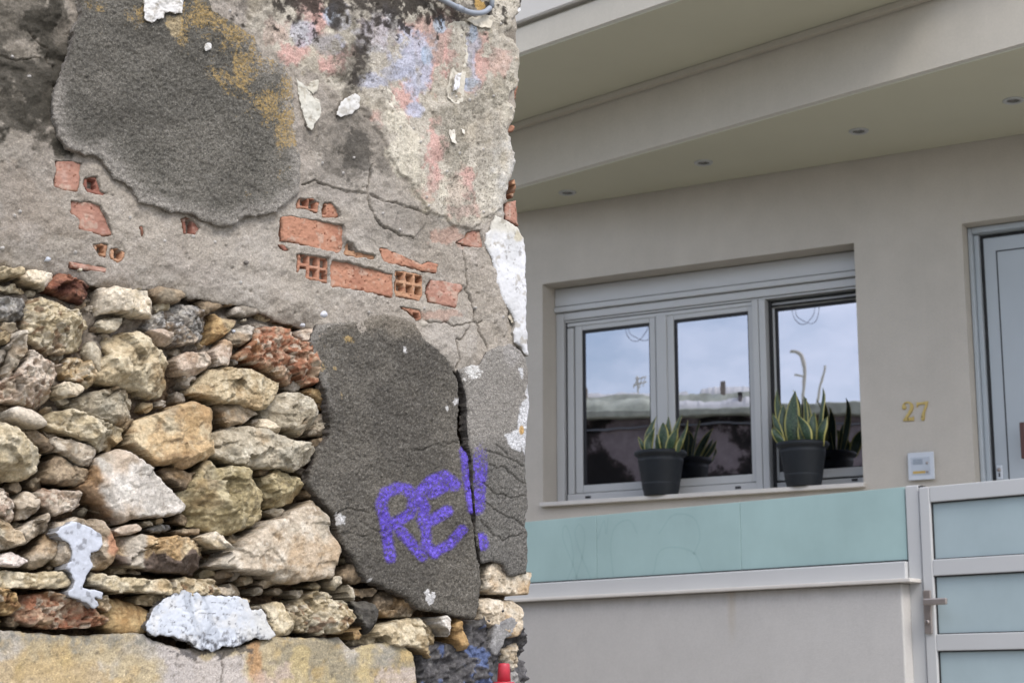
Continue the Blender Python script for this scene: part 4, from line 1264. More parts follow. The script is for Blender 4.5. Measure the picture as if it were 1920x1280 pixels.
def band_c(X, Z, PX, PY, D, W):
    n, n2, n3 = fbm(X, Z, 8, 5, 181), fbm(X, Z, 30, 5, 182, .6), fbm(X, Z, 110, 4, 183, .6)
    col = np.broadcast_to(L(196, 180, 148), X.shape + (3,))
    col = mx(col, .85 * sm(-.1, .5, n), L(190, 166, 118))
    col = mx(col, .8 * sm(.05, .6, fbm(X, Z, 12, 5, 184)), L(192, 186, 178))
    # grey cement skim at the top edge and to the right
    top = sm(1232, 1196, PY + 26 * n2 + .05 * np.abs(PX - 150))
    col = mx(col, .8 * top * sm(.7, -.3, n3), L(140, 138, 130))
    rt = sm(470, 560, PX + 40 * n2)
    col = mx(col, .7 * rt * sm(-.4, .4, n2 + .3 * n), L(150, 146, 132))
    col = mx(col, .7 * rt * sm(.2, .6, fbm(X, Z, 14, 4, 185)), L(200, 180, 132))
    wh = sm(0, 1, sdf(PX, PY, [(276, 1196), (330, 1200), (350, 1222), (420, 1226), (468, 1215), (462, 1240), (470, 1300), (470, 1420), (320, 1420), (300, 1250)]) / 14 + n2)
    col = mx(col, .85 * wh, L(198, 190, 186))
    col = mx(col, .8 * blob(PX, PY, 478, 1235, 13, 55, n2, .7, .5), L(188, 146, 104))
    col = mx(col, .6 * blob(PX, PY, 500, 1300, 40, 40, n2, .8, .5), L(206, 184, 172))
    col = mx(col, .7 * blob(PX, PY, 735, 1272, 40, 20, n2, .9, .5), L(206, 190, 180))
    col = mx(col, .75 * blob(PX, PY, 100, 1275, 120, 40, n2, .9, .6), L(196, 172, 130))
    col = mx(col, .8 * blob(PX, PY, 390, 1218, 60, 9, n2 + n3, 1.0, .4), L(78, 76, 78))
    # wavy drying lines of the skim
    wv = np.abs(((PY + 9 * fbm(X, Z, 26, 2, 186)) / 13) % 1 - .5)
    col = mx(col, .35 * rt * sm(.10, .0, wv), L(204, 190, 152))
    col = mx(col, .5 * sm(.5, .85, n3), L(112, 104, 92))
    cr = dline(PX + 3 * fbm(X, Z, 60, 3, 173), PY, [(416, 1222), (415, 1250), (414, 1290)])
    return mx(col, .8 * sm(2.2, .5, cr + 2 * n3), L(96, 88, 80))


def blue_c(X, Z, PX, PY, D, W):
    n2, n3 = fbm(X, Z, 35, 5, 191, .65), fbm(X, Z, 120, 4, 192, .65)
    col = np.broadcast_to(L(206, 211, 220), X.shape + (3,))
    col = mx(col, .8 * sm(0, .6, n2), L(214, 214, 214))
    col = mx(col, .8 * sm(430, 500, PX + 20 * n2), L(208, 206, 200))
    col = mx(col, .5 * sm(.1, .7, fbm(X + .5 * Z, (Z - .4 * X) * .4, 60, 4, 193, .65)), L(158, 164, 174))
    col = mx(col, .85 * sm(.62, .86, ridge(X, Z, 55, 4, 203)), L(92, 92, 96))
    col = mx(col, .7 * sm(.5, .8, n3), L(110, 108, 108))
    lower = sm(1184, 1198, PY + 12 * n2 - .02 * np.abs(PX - 400))
    return mx(col, .85 * lower * sm(-.5, .4, n3), L(72, 71, 74))


def drip_c(X, Z, PX, PY, D, W):
    col = np.broadcast_to(L(196, 200, 210), X.shape + (3,))
    col = mx(col, .6 * sm(0, .7, fbm(X, Z, 20, 4, 211)), L(180, 184, 192))
    col = mx(col, .6 * sm(1100, 1130, PY), L(160, 162, 166))
    return mx(col, .7 * sm(.5, .8, fbm(X, Z, 80, 4, 212)), L(120, 120, 124))


def smear_c(X, Z, PX, PY, D, W):
    col = mx(np.broadcast_to(L(152, 150, 148), X.shape + (3,)), .7 * sm(0, .7, fbm(X, Z, 40, 4, 221)), L(128, 126, 126))
    return mx(col, .6 * sm(.3, .7, fbm(X, Z, 140, 3, 222)), L(186, 184, 182))


# ---------------------------------------------------------------- graffiti: a film of paint on the grains
STROKES_MID = [([(733, 1044), (722, 984), (713, 944), (721, 924), (744, 914), (763, 918), (775, 935), (769, 962), (746, 976), (728, 982)], 11.5),
               ([(742, 985), (766, 1012), (792, 1042)], 11),
               ([(852, 908), (832, 892), (803, 903), (785, 924), (782, 945)], 12), ([(808, 925), (834, 911), (852, 910)], 11),
               ([(785, 930), (796, 952), (792, 972), (800, 994), (800, 1020), (815, 1037)], 11), ([(815, 1035), (842, 1020), (865, 993)], 10.5), ([(798, 980), (816, 971), (836, 958)], 12),
               ([(869, 845), (874, 900), (883, 955)], 8)]
STROKES_SIDE = [([(900, 800), (899, 850), (897, 900), (894, 950)], 16), ([(902, 1010), (904, 1020)], 13)]


def spray(name, poly, w, strokes, hfun, parent, fade=None):
    def H(X, Z, PX, PY, D):
        return hfun(X, Z, PX, PY, D) + .0006

    def C(X, Z, PX, PY, D, W):
        m = np.full(X.shape, -9.0)
        for pts, r in strokes:
            d = dline(PX, PY, pts)
            m = np.maximum(m, (r - 2.5 - d) / 6.5)
        n = _h(np.round(X / .002).astype(np.int64), np.round(Z / .002).astype(np.int64), 77) * 2 - 1
        n3 = fbm(X, Z, 190, 3, 78, .7)
        al = np.clip(.5 + .34 * m, 0, .55 + .2 * n3)
        if fade is not None:
            al = al - .3 * fade(PX, PY)
        col = mx(np.broadcast_to(L(110, 88, 206), X.shape + (3,)), .6 * sm(0, .7, fbm(X, Z, 40, 3, 79)), L(96, 72, 194))
        col = mx(col, .45 * sm(.3, .8, n3), L(120, 106, 214))
        return np.concatenate([col, np.clip(al, 0, 1)[..., None]], -1), m > -1.4
    return hf(name, poly, w, M['spray'], H, C, thick=0, edge=1e-6, edrop=0, bn=(0, 1), seed=5, parent=parent)


# ---------------------------------------------------------------- small chips wedged into the joints
_gx, _gy = np.meshgrid(np.arange(-20., 700, 3.), np.arange(515., 1190, 3.))
_D = np.full(_gx.shape, -1e9)
for _p in ST:
    _D = np.maximum(_D, sdf(_gx, _gy, _p[0]))
for _p in (SLAB_MID, [(a, b - 6) for a, b in COAT], [(a, b - 3) for a, b in LOW_BAND]):
    _D = np.maximum(_D, sdf(_gx, _gy, _p))
_free = -_D
_rs = np.random.RandomState(5)
CHIPS = []
while len(CHIPS) < 85:
    k = np.argmax(_free)
    rr_ = _free.ravel()[k]
    if rr_ < 4.2: break
    cx, cy = _gx.ravel()[k], _gy.ravel()[k]
    q = min(rr_ * 1.05, 11)
    a0 = _rs.rand() * 6.28
    CHIPS.append(([(cx + 1.35 * q * _rs.uniform(.75, 1.15) * math.cos(a0 + t), cy + q * _rs.uniform(.7, 1.1) * math.sin(a0 + t)) for t in np.arange(7) * .8976], ['tan', 'brown', 'mortar', 'dirtcream', 'sage', 'cream'][_rs.randint(6)], 'block', _rs.uniform(-.035, -.012)))
    _free = np.minimum(_free, np.hypot(_gx - cx, (_gy - cy)) - 1.25 * q)

# ---------------------------------------------------------------- put the wall together
bed = hf('mortar_bed', BED, -.105, M['bed'], bed_h, bed_c, h=.003, thick=.03, edge=.01, edrop=.0, seed=50)
for k, (poly, pal, kind, front) in enumerate(ST + CHIPS):
    make_stone(k, poly, pal, kind, front)
coat = hf('mortar_coat', COAT, 0.0, M['coat'], coat_h, coat_c, h=.0021, thick=.055, edge=.02, edrop=.009, bn=(.0022, 70), seed=70, edgecol=L(150, 138, 124), rough_side=.006)
for k, (poly, holes, t) in enumerate(BRICKS):
    make_brick(k, poly, holes, t)
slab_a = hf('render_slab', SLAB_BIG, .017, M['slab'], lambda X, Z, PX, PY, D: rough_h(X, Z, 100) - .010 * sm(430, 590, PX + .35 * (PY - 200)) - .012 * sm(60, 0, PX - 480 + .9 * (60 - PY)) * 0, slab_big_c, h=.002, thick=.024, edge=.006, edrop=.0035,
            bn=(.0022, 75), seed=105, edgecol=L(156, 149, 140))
slab_b = hf('render_slab', SLAB_MID, .009, M['slab'], slab_mid_h, slab_mid_c, h=.002, thick=.032, edge=.010, edrop=.007, bn=(.0022, 75), seed=122, edgecol=L(112, 106, 100))
slab_c = hf('render_slab', SLAB_SIDE, .006, M['slab'], slab_side_h, slab_side_c, h=.002, thick=.032, edge=.007, edrop=.005, bn=(.0018, 75), seed=142, edgecol=L(120, 114, 108))
g1 = spray('graffiti', SLAB_MID, .009, STROKES_MID, slab_mid_h, slab_b)
g2 = spray('graffiti', SLAB_SIDE, .006, STROKES_SIDE, slab_side_h, slab_c, fade=lambda PX, PY: .18 + 1.6 * sm(880, 790, PY) - .18 * sm(980, 1000, PY))
g1['label'] = 'purple sprayed letters RE on the dark render'
g2['label'] = 'purple sprayed exclamation mark right of the crack'
for f in FLAKES:
    make_flake(FLAKES.index(f), *f)
hf('plaster_chunk', WHITE_CHUNK, .012, M['flake'], chunk_h(160, .004), white_c, h=.0018, thick=.035, edge=.006, edrop=.004, bn=(.002, 90), seed=160, edgecol=L(186, 180, 170))
hf('lower_plaster', LOW_BAND, .004, M['coat'], band_h, band_c, h=.0024, thick=.09, edge=.010, edrop=.008, bn=(.002, 60), seed=170, edgecol=L(130, 122, 110), rough_side=.006)
hf('plaster_chunk', BLUE_CHUNK, .016, M['flake'], chunk_h(200, .0024, .0010), blue_c, h=.0016, thick=.018, edge=.003, edrop=.002, bn=(.0022, 90), seed=190, edgecol=L(120, 116, 112))
hf('plaster_drip', DRIP, .034, M['flake'], chunk_h(210, .003), drip_c, h=.0016, thick=.05, edge=.003, edrop=.002, bn=(.0014, 110), seed=210, edgecol=L(170, 170, 172))
hf('plaster_smear', SMEAR, .0, M['coat'], chunk_h(220, .003), smear_c, h=.0018, thick=.05, edge=.006, edrop=.005, bn=(.0016, 90), seed=220, edgecol=L(150, 146, 142))
# pebbles stuck in the mortar
for k, (x, y, r, c) in enumerate([(610, 588, 8, (206, 208, 216)), (92, 485, 5, (200, 206, 216)), (440, 620, 4, (200, 204, 212)), (464, 491, 5, (120, 114, 108)), (6, 464, 6, (190, 186, 180)), (570, 609, 4, (196, 196, 200)), (22, 378, 6, (210, 204, 192)), (108, 390, 5, (196, 190, 180)), (797, 607, 9, (176, 168, 156)), (150, 452, 4, (210, 196, 166)), (153, 505, 4, (196, 190, 170))]):
    pts = [(x + r * (1 + .15 * math.sin(3 * a + k)) * math.cos(a), y + r * .9 * math.sin(a)) for a in [i * 6.283 / 10 for i in range(10)]]
    cc = L(*c)
    hf('pebble', pts, .003, M['flake'], lambda X, Z, PX, PY, D: .0006 * fbm(X, Z, 90, 2, 230), lambda X, Z, PX, PY, D, W: mx(np.broadcast_to(cc, X.shape + (3,)), .5 * sm(0, .8, fbm(X, Z, 120, 3, 231)), cc * .85),
       h=.0012, thick=.012, edge=r / 900, edrop=r / 1000, bn=(.0002, 100), seed=230 + k)

# ---- the rest of the building: masonry behind the face, the wall towards the neighbour, the flat roof
UE = float(RF.loc(975, 1000, 0)[0]) - .012
ROOF = 3.40
M['dark_wall'] = None


def side_mat():
    m, nt, N, K, P = new_mat('stained_side_wall')
    tc = N.new("ShaderNodeTexCoord")
    n1 = noise_node(N, K, tc, 1.5, 9, 0.66)
    r1 = ramp(N, [(0.46, tuple(L(36, 33, 32))), (0.50, tuple(L(70, 62, 60))), (0.53, tuple(L(158, 146, 148))), (0.72, tuple(L(176, 164, 166)))])
    K.new(n1.outputs['Fac'], r1.inputs['Fac'])
    n2 = noise_node(N, K, tc, 14, 6, 0.6)
    r2 = ramp(N, [(0.3, (.75,) * 3), (0.7, (1.1,) * 3)])
    K.new(n2.outputs['Fac'], r2.inputs['Fac'])
    mm = N.new("ShaderNodeMix")
    mm.data_type = 'RGBA'
    mm.blend_type = 'MULTIPLY'
    mm.inputs[0].default_value = 1
    K.new(r1.outputs['Color'], mm.inputs[6])
    K.new(r2.outputs['Color'], mm.inputs[7])
    K.new(mm.outputs[2], P.inputs['Base Color'])
    P.inputs['Roughness'].default_value = .95
    bp = N.new("ShaderNodeBump")
    bp.inputs['Distance'].default_value = .01
    K.new(n2.outputs['Fac'], bp.inputs['Height'])
    K.new(bp.outputs['Normal'], P.inputs['Normal'])
    return m


M['dark_wall'] = side_mat()
M['old_plain'] = surface('old_mortar_plain', L(158, 147, 134), .92, var=.14, vscale=5, bump=.8, bscale=90, bdist=.004, streak=.2)
M['ledge'] = surface('weathered_ledge', L(204, 208, 190), .9, var=.34, vscale=7, bump=.6, bscale=40, bdist=.006)
M['whitewash'] = surface('whitewashed_roof', L(244, 243, 240), .85, var=.07, vscale=3, bump=.4, bscale=30, bdist=.006)
box('masonry_core', M['dark_wall'], ruin, -6.0, UE - .004, .155, .42, 0, ROOF - .25, 0)
zt = float(RF.loc(400, -118, 0)[1])
xl = float(RF.loc(-150, 500, 0)[0])


def coarse(name, pts, w, mat=None):
    return hf(name, pts, w, M['coat'], lambda X, Z, PX, PY, D: .007 * fbm(X, Z, 5, 3, 71) + .0042 * fbm(X, Z, 26, 4, 72) + .002 * fbm(X, Z, 70, 2, 73), lambda X, Z, PX, PY, D, W: mx(mx(mx(np.broadcast_to(L(168, 159, 147), X.shape + (3,)), .8 * sm(-.2, .6, fbm(X, Z, 5, 4, 91)), L(138, 129, 116)), .7 * sm(.1, .6, fbm(X, Z, 16, 5, 92)), L(118, 110, 98)), .6 * sm(.1, .7, fbm(X, Z, 40, 4, 93)), L(182, 174, 162)),
              h=.009, thick=.16, edge=.001, edrop=0, bn=(0, 1), seed=300, local=True)


zc = [float(RF.loc(px, -118, 0)[1]) for px in (-150, 975)]
coarse('mortar_coat', [(-3.2, 0), (xl + .01, 0), (xl + .01, ROOF - .25), (-3.2, ROOF - .25)], .002)
coarse('mortar_coat', [(xl, min(zc) - .03), (UE, min(zc) - .03), (UE, ROOF - .25), (xl, ROOF - .25)], -.004)
zb = float(RF.loc(300, 1405, 0)[1])
coarse('lower_plaster', [(xl, 0), (UE, 0), (UE, zb + .05), (xl, zb + .05)], -.004)

def catm(P, n=6):
    P = [np.array(p, float) for p in P]
    Q = [2 * P[0] - P[1]] + P + [2 * P[-1] - P[-2]]
    out = []
    for i in range(1, len(Q) - 2):
        for k in range(n):
            t = k / n
            out.append(.5 * (2 * Q[i] + (Q[i + 1] - Q[i - 1]) * t + (2 * Q[i - 1] - 5 * Q[i] + 4 * Q[i + 1] - Q[i + 2]) * t * t + (3 * Q[i] - Q[i - 1] - 3 * Q[i + 1] + Q[i + 2]) * t ** 3))
    out.append(P[-1])
    return out


# ================================================================== THE RUIN'S ROOF AND YARD SIDE (seen mirrored in the panes)
YL = 8.0    # the side wall runs this far back from the corner
box('side_wall', M['dark_wall'], ruin, UE - .35, UE - .03, .16, YL, 0, 3.30, 0)
box('eave_ledge', M['ledge'], ruin, UE - .40, UE + .06, .5, 3.42, 3.305, 3.40, .012)
box('eave_ledge', M['ledge'], ruin, UE - .40, UE + .06, 3.425, YL, 3.305, 3.365, .012)
box('roof_slab', M['ledge'], ruin, -5.9, UE - .36, .43, YL, 3.22, 3.36, .01)


def ridge_strip(name, mat, y0, y1, xf, xb, z0, z1, seed, n=40, amp=.02):
    """an uneven sloping strip of roof edge that faces the house and the sky"""
    rs = np.random.RandomState(seed)
    bm = bmesh.new()
    rows = []
    ph = rs.rand(4) * 6.28
    jig = 0
    for i in range(n + 1):
        y = y0 + (y1 - y0) * i / n
        w = amp * (math.sin(y * 5.1 + ph[0]) + .6 * math.sin(y * 13 + ph[1]) + .4 * math.sin(y * 31 + ph[2])) / 2
        jig = .75 * jig + .25 * rs.uniform(-1, 1) * 3
        w += amp * .55 * jig
        e = min(1, min(i, n - i) / 3)
        zt = z0 + (z1 - z0) * (.25 + .75 * e) + w * e
        rows.append([bm.verts.new(p) for p in ((xf, y, z0), (xf - .01 + w * .3, y, z0 + (zt - z0) * .35), (xf - .55 * (xf - xb) + w, y, zt - .006), (xb, y, zt), (xb, y, z0))])
    for A_, B_ in zip(rows[:-1], rows[1:]):
        for k_ in range(4):
            f = bm.faces.new((A_[k_], A_[k_ + 1], B_[k_ + 1], B_[k_]))
            f.smooth = k_ < 2
    bm.faces.new(rows[0])
    bm.faces.new(list(reversed(rows[-1])))
    bmesh.ops.recalc_face_normals(bm, faces=bm.faces)
    return from_bm(name, bm, mat, ruin)


ridge_strip('parapet_band', M['whitewash'], 3.46, 4.20, UE - .02, UE - .16, 3.366, 3.46, 1, 90, amp=.010)
ridge_strip('parapet_band', M['ledge'], 4.205, YL, UE - .02, UE - .16, 3.366, 3.475, 2, 200, .014)
ridge_strip('parapet_cornice', M['ledge'], 3.44, YL, UE - .17, UE - .26, 3.40, 3.53, 3, 240, .009)
ridge_strip('parapet_top', M['whitewash'], 3.46, 4.02, UE - .27, UE - .50, 3.45, 3.605, 4, 80, .010)
ridge_strip('parapet_top', M['whitewash'], 4.05, YL, UE - .27, UE - .40, 3.45, 3.572, 5, 200, .008)
box('parapet_post', M['dark_wall'], ruin, UE - .16, UE - .06, 3.66, 3.69, 3.366, 3.50, .004)
box('parapet_post', M['old_plain'], ruin, UE - .30, UE - .22, 3.80, 3.84, 3.45, 3.62, .004)
box('parapet_post', M['old_plain'], ruin, UE - .30, UE - .20, 4.9, 4.98, 3.45, 3.60, .004)

# ================================================================== THE MODERN HOUSE
house = empty('modern_house', tuple(HF.O), HF.ang)
tag(house, 'modern beige stuccoed house with slanting balcony slabs and a grey aluminium window', 'house')

STUCCO = L(204, 197, 186)
M['stucco'] = surface('beige_stucco', STUCCO, .92, var=.05, vscale=2.4, bump=.7, bscale=280, bdist=.002, spec=.2, streak=.015, grain=.045)
M['soffit'] = surface('cream_soffit_paint', L(206, 204, 184), .85, var=.03, vscale=1.2, bump=.15, bscale=200, bdist=.0006, spec=.25)
M['fascia'] = surface('fascia_stucco', L(200, 193, 180), .92, var=.05, vscale=.9, bump=.5, bscale=330, bdist=.0012, spec=.2, streak=.015, grain=.045)
M['white_wall'] = surface('white_parapet_paint', L(210, 205, 198), .85, var=.03, vscale=1.5, bump=.3, bscale=300, bdist=.001)
M['alu'] = surface('grey_powder_coated_aluminium', L(202, 203, 202), .42, var=.02, vscale=4, spec=.5)
M['alu2'] = surface('pale_powder_coated_aluminium', L(203, 204, 204), .42, var=.02, vscale=4, spec=.5)
M['gasket'] = surface('black_rubber', L(34, 34, 36), .6, var=.1)
M['marble'] = surface('veined_marble', L(220, 215, 208), .45, var=.07, vscale=9, bump=.15, bscale=60)
M['steel'] = surface('brushed_steel', L(176, 166, 160), .42, metal=.6, var=.05, vscale=30)
M['white_plastic'] = surface('white_plastic', L(214, 220, 228), .35, var=.01)
M['dark_room'] = surface('dark_room', L(26, 26, 28), .9)


def glass_mat(name, fac, tint, wav=.0):
    """coated window glass: strong mirror, faint view of the dark room behind"""
    m, nt, N, K, P = new_mat(name)
    out = [n for n in N if n.type == 'OUTPUT_MATERIAL'][0]
    N.remove(P)
    g = N.new("ShaderNodeBsdfGlossy")
    g.inputs['Roughness'].default_value = .012
    g.inputs['Color'].default_value = (*tint, 1)
    t = N.new("ShaderNodeBsdfTransparent")
    t.inputs['Color'].default_value = (.35, .37, .38, 1)
    mx_ = N.new("ShaderNodeMixShader")
    fr = N.new("ShaderNodeLayerWeight")
    fr.inputs['Blend'].default_value = .35
    mr = N.new("ShaderNodeMapRange")
    mr.inputs['To Min'].default_value = fac
    mr.inputs['To Max'].default_value = 1.0
    K.new(fr.outputs['Fresnel'], mr.inputs['Value'])
    K.new(mr.outputs['Result'], mx_.inputs[0])
    K.new(t.outputs[0], mx_.inputs[1])
    K.new(g.outputs[0], mx_.inputs[2])
    tc = N.new("ShaderNodeTexCoord")
    n = noise_node(N, K, tc, 4.5, 2, .5)
    bp = N.new("ShaderNodeBump")
    bp.inputs['Strength'].default_value = wav
    bp.inputs['Distance'].default_value = .01
    K.new(n.outputs['Fac'], bp.inputs['Height'])
    K.new(bp.outputs['Normal'], g.inputs['Normal'])
    K.new(mx_.outputs[0], out.inputs['Surface'])
    return m


M['pane'] = glass_mat('window_glass', .43, (.90, .91, 1.0), .03)


def frosted(name, c, r=.22):
    m, nt, N, K, P = new_mat(name)
    tc = N.new("ShaderNodeTexCoord")
    n1 = noise_node(N, K, tc, 2.2, 5, .6)
    n2 = noise_node(N, K, tc, 9, 4, .6, stretch=(1, 1, .3))
    b = np.asarray(c)
    r1 = ramp(N, [(.35, tuple(b * .93)), (.65, tuple(b * 1.06))])
    K.new(n1.outputs['Fac'], r1.inputs['Fac'])
    r2 = ramp(N, [(.35, (.98,) * 3), (.65, (1.015,) * 3)])
    K.new(n2.outputs['Fac'], r2.inputs['Fac'])
    mm = N.new("ShaderNodeMix")
    mm.data_type = 'RGBA'
    mm.blend_type = 'MULTIPLY'
    mm.inputs[0].default_value = 1
    K.new(r1.outputs['Color'], mm.inputs[6])
    K.new(r2.outputs['Color'], mm.inputs[7])
    K.new(mm.outputs[2], P.inputs['Base Color'])
    P.inputs['Roughness'].default_value = r
    P.inputs['Specular IOR Level'].default_value = .5
    return m


M['frost_teal'] = frosted('frosted_green_glass', L(174, 201, 199), .18)
M['frost_grey'] = frosted('frosted_grey_glass', L(180, 197, 201), .2)


def W4(cx, cy): return 1000 + cx / 2.286, 400 + cy / 2.286
def W6(cx, cy): return 1580 + cx / 2.285, 380 + cy / 2.285
def hx(px, py, y=0.): return float(HF.loc(px, py, y)[0])
def hz(px, py, y=0.): return float(HF.loc(px, py, y)[1])
def wx(cx, cy, y=0.): return hx(*W4(cx, cy), y)
def wz(cx, cy, y=0.): return hz(*W4(cx, cy), y)


# ---- facade with its two openings
wx0, wx1 = hx(1017.5, 740), hx(1610, 680)
wz1 = .5 * (hz(1016.6, 532.5) + hz(1602, 455.6))
wz0 = .5 * (hz(1024, 945) + hz(1618, 910))
dx0 = hx(1815.5, 660)
dz1 = hz(1804, 419)
HS = hz(1444, 326)                 # level of the lower soffit
dx1 = dx0 + 1.02
TERR = wz0 - 1.0                   # terrace level behind the fence


def facade():
    bm = bmesh.new()
    xs = [-7.0, wx0, wx1, dx0, dx1, 4.0]
    zs = sorted([0, TERR + .02, wz0, wz1, dz1, HS + .3])
    V = {}

    def v(x, y, z):
        k = (round(x, 5), round(y, 5), round(z, 5))
        if k not in V: V[k] = bm.verts.new((x, y, z))
        return V[k]
    for i in range(len(xs) - 1):
        for j in range(len(zs) - 1):
            cx, cz = (xs[i] + xs[i + 1]) / 2, (zs[j] + zs[j + 1]) / 2
            if wx0 < cx < wx1 and wz0 < cz < wz1: continue
            if dx0 < cx < dx1 and TERR + .02 < cz < dz1: continue
            bm.faces.new((v(xs[i], 0, zs[j]), v(xs[i + 1], 0, zs[j]), v(xs[i + 1], 0, zs[j + 1]), v(xs[i], 0, zs[j + 1])))

    def reveal(x0, x1, z0, z1, d):
        for a, b in [((x0, z0), (x0, z1)), ((x0, z1), (x1, z1)), ((x1, z1), (x1, z0)), ((x1, z0), (x0, z0))]:
            bm.faces.new((v(a[0], 0, a[1]), v(b[0], 0, b[1]), v(b[0], d, b[1]), v(a[0], d, a[1])))
    reveal(wx0, wx1, wz0, wz1, .30)
    reveal(dx0, dx1, TERR + .02, dz1, .30)
    bmesh.ops.recalc_face_normals(bm, faces=bm.faces)
    return from_bm('facade_wall', bm, M['stucco'], house)


facade()
# dark rooms behind the openings
for nm, a, b, c, d in (('window_room', wx0, wx1, wz0, wz1),):
    bm = bmesh.new()
    add_box(bm, a - .6, b + .6, .302, 2.6, c - .8, d + .3)
    bmesh.ops.delete(bm, geom=[f for f in bm.faces if abs(f.calc_center_median().y - .302) < 1e-4], context='FACES_ONLY')
    from_bm('room_interior', bm, M['dark_room'], house)

# ---- window
window = empty('window', (0, 0, 0), 0, house)
YF, YS, YR = .155, .18, .225          # frame, front sashes, rear sash
zbox = .5 * (wz(100, 428, .14) + wz(1378, 268, .14))
zhead = .5 * (wz(150, 467, YF) + wz(1376, 318, YF))
za = .5 * (wz(100, 405, .14) + wz(1378, 245, .14))
sb = box('shutter_box', M['alu'], window, wx0 + .002, wx1 - .002, .14, .29, za + .004, wz1 - .003, .004)
box('shutter_box_lip', M['alu'], window, wx0 + .002, wx1 - .002, .132, .29, zbox, za, .003)
fx0 = wx(95, 800, YF)
fx0b = wx(131, 800, YF)
zsill = .5 * (hz(1030, 939, -.035) + hz(1618, 905, -.035))
zhm = .5 * (zbox + zhead) + .012
xm0, xm1 = wx(945, 800, YF), wx(1003, 800, YF)
xmm = wx(974, 800, YF)
xr1 = wx1 - .003
zft = zbox - .003
frame = empty('frame', (0, 0, 0), 0, window)
box('frame_member', M['alu'], frame, wx0 + .002, fx0b, YF, .29, zsill + .002, zft, .003)
box('frame_member', M['alu'], frame, fx0b + .002, xr1, YF, .29, zhead + .012, zft, .003)
box('frame_member', M['alu'], frame, fx0b + .002, xr1, YF + .012, .29, zhead, zhead + .010, .002)
box('frame_member', M['alu'], frame, wx1 - .012, wx1 - .001, YF + .04, .29, zsill + .002, zhead - .002, .002)
# bottom track
zb1 = .5 * (wz(240, 1200, YS) + wz(870, 1150, YS))
box('frame_member', M['alu'], frame, fx0b + .012, xm0 - .002, YF + .012, .29, zsill + .002, zb1 - .004, .003)
box('frame_member', M['alu'], frame, xm1 + .016, wx1 - .014, YS + .035, .29, zsill + .002, wz(1240, 1140, YR) - .002, .003)
box('frame_member', M['alu'], frame, xm0, xmm - .0015, YF + .002, .29, zsill + .002, zhead - .002, .003)
box('frame_member', M['alu'], frame, xmm + .0015, xm1, YF + .002, .29, zsill + .002, zhead - .002, .003)
box('gasket', M['gasket'], frame, fx0b + .001, fx0b + .011, YF + .03, .28, zsill + .002, zhead - .002, .001)
box('gasket', M['gasket'], frame, xm1 + .001, xm1 + .015, YF + .05, .28, zsill + .002, zhead - .002, .001)
box('gasket', M['gasket'], frame, fx0b + .012, xr1 - .012, YS + .075, .28, zhead - .030, zhead - .002, .001)  # black strip put in for the shade under the frame head
box('gasket', M['gasket'], frame, xm1 + .016, wx1 - .014, YR - .03, .28, wz(1210, 384, YR) + .004, zhead - .031, .001)  # black box filling the dark band above the rear sash, not a seal
# left track strips
box('frame_member', M['alu'], frame, wx(150, 800, YS), wx(176, 800, YS), YS - .008, .28, zb1 - .002, zhead - .032, .002)
box('frame_member', M['alu'], frame, fx0b + .014, xm0 - .004, YS - .006, .28, zhead - .024, zhead - .004, .002)


def sash(gx0, gx1, gz0, gz1, x0, x1, z0, z1, y):
    s = empty('sash', (0, 0, 0), 0, window)
    box('sash_rail', M['alu'], s, x0, gx0, y, y + .035, z0, z1, .003)
    box('sash_rail', M['alu'], s, gx1, x1, y, y + .035, z0, z1, .003)
    box('sash_rail', M['alu'], s, gx0 + .0005, gx1 - .0005, y + .001, y + .035, z0, gz0, .003)
    box('sash_rail', M['alu'], s, gx0 + .0005, gx1 - .0005, y + .001, y + .035, gz1, z1, .003)
    e = .006
    et, el = .016, .014
    for a in ((gx0 + .0003, gx0 + el, gz0, gz1), (gx1 - e, gx1 - .0003, gz0, gz1), (gx0 + el, gx1 - e, gz0 + .0003, gz0 + e * .6), (gx0 + el, gx1 - e, gz1 - et, gz1 - .0003)):
        box('gasket', M['gasket'], s, a[0], a[1], y + .006, y + .03, a[2], a[3], 0)
    bm = bmesh.new()
    vs_ = [bm.verts.new(p) for p in ((gx0 + el, y + .014, gz0 + e * .6), (gx1 - e, y + .014, gz0 + e * .6), (gx1 - e, y + .014, gz1 - et), (gx0 + el, y + .014, gz1 - et))]
    bm.faces.new(vs_)
    from_bm('pane', bm, M['pane'], s)
    return s


gz1 = .5 * (wz(360, 493, YS) + wz(760, 443, YS))
gz0 = .5 * (wz(340, 1157, YS) + wz(780, 1126, YS))
gz1 += .010
s1 = sash(wx(210, 800, YS), wx(502, 800, YS), gz0, gz1, wx(180, 800, YS), wx(527, 800, YS), zb1, gz1 + .03, YS)
s2 = sash(wx(607, 800, YS), wx(930, 800, YS), gz0, gz1, wx(576, 800, YS), xm0 - .003, zb1, gz1 + .03, YS)
box('meeting_stile', M['alu'], window, wx(529, 800, YS - .01), wx(574, 800, YS - .01), YS - .010, YS + .03, zb1 + .001, gz1 + .03, .003)
s3 = sash(wx(1044, 800, YR), wx1 + .03, wz(1240, 1095, YR), wz(1210, 386, YR), wx(1014, 800, YR), wx1 + .07, wz(1240, 1133, YR), wz(1210, 386, YR) + .03, YR)
for cx, cy, y in ((235, 1215, YF + .012), (878, 1174, YF + .012), (1378, 1141, YS + .035)):
    a, b = wx(cx, cy, y), wz(cx, cy, y)
    box('drain_cap', M['gasket'], window, a - .016, a + .016, y - .004, y + .002, b - .006, b + .006, .001)
box('sill', M['marble'], window, wx0 - .004, wx1 + .012, -.035, .30, zsill - .022, zsill, .003)

M['door'] = surface('blue_grey_door_paint', L(186, 194, 200), .4, var=.02, vscale=3)
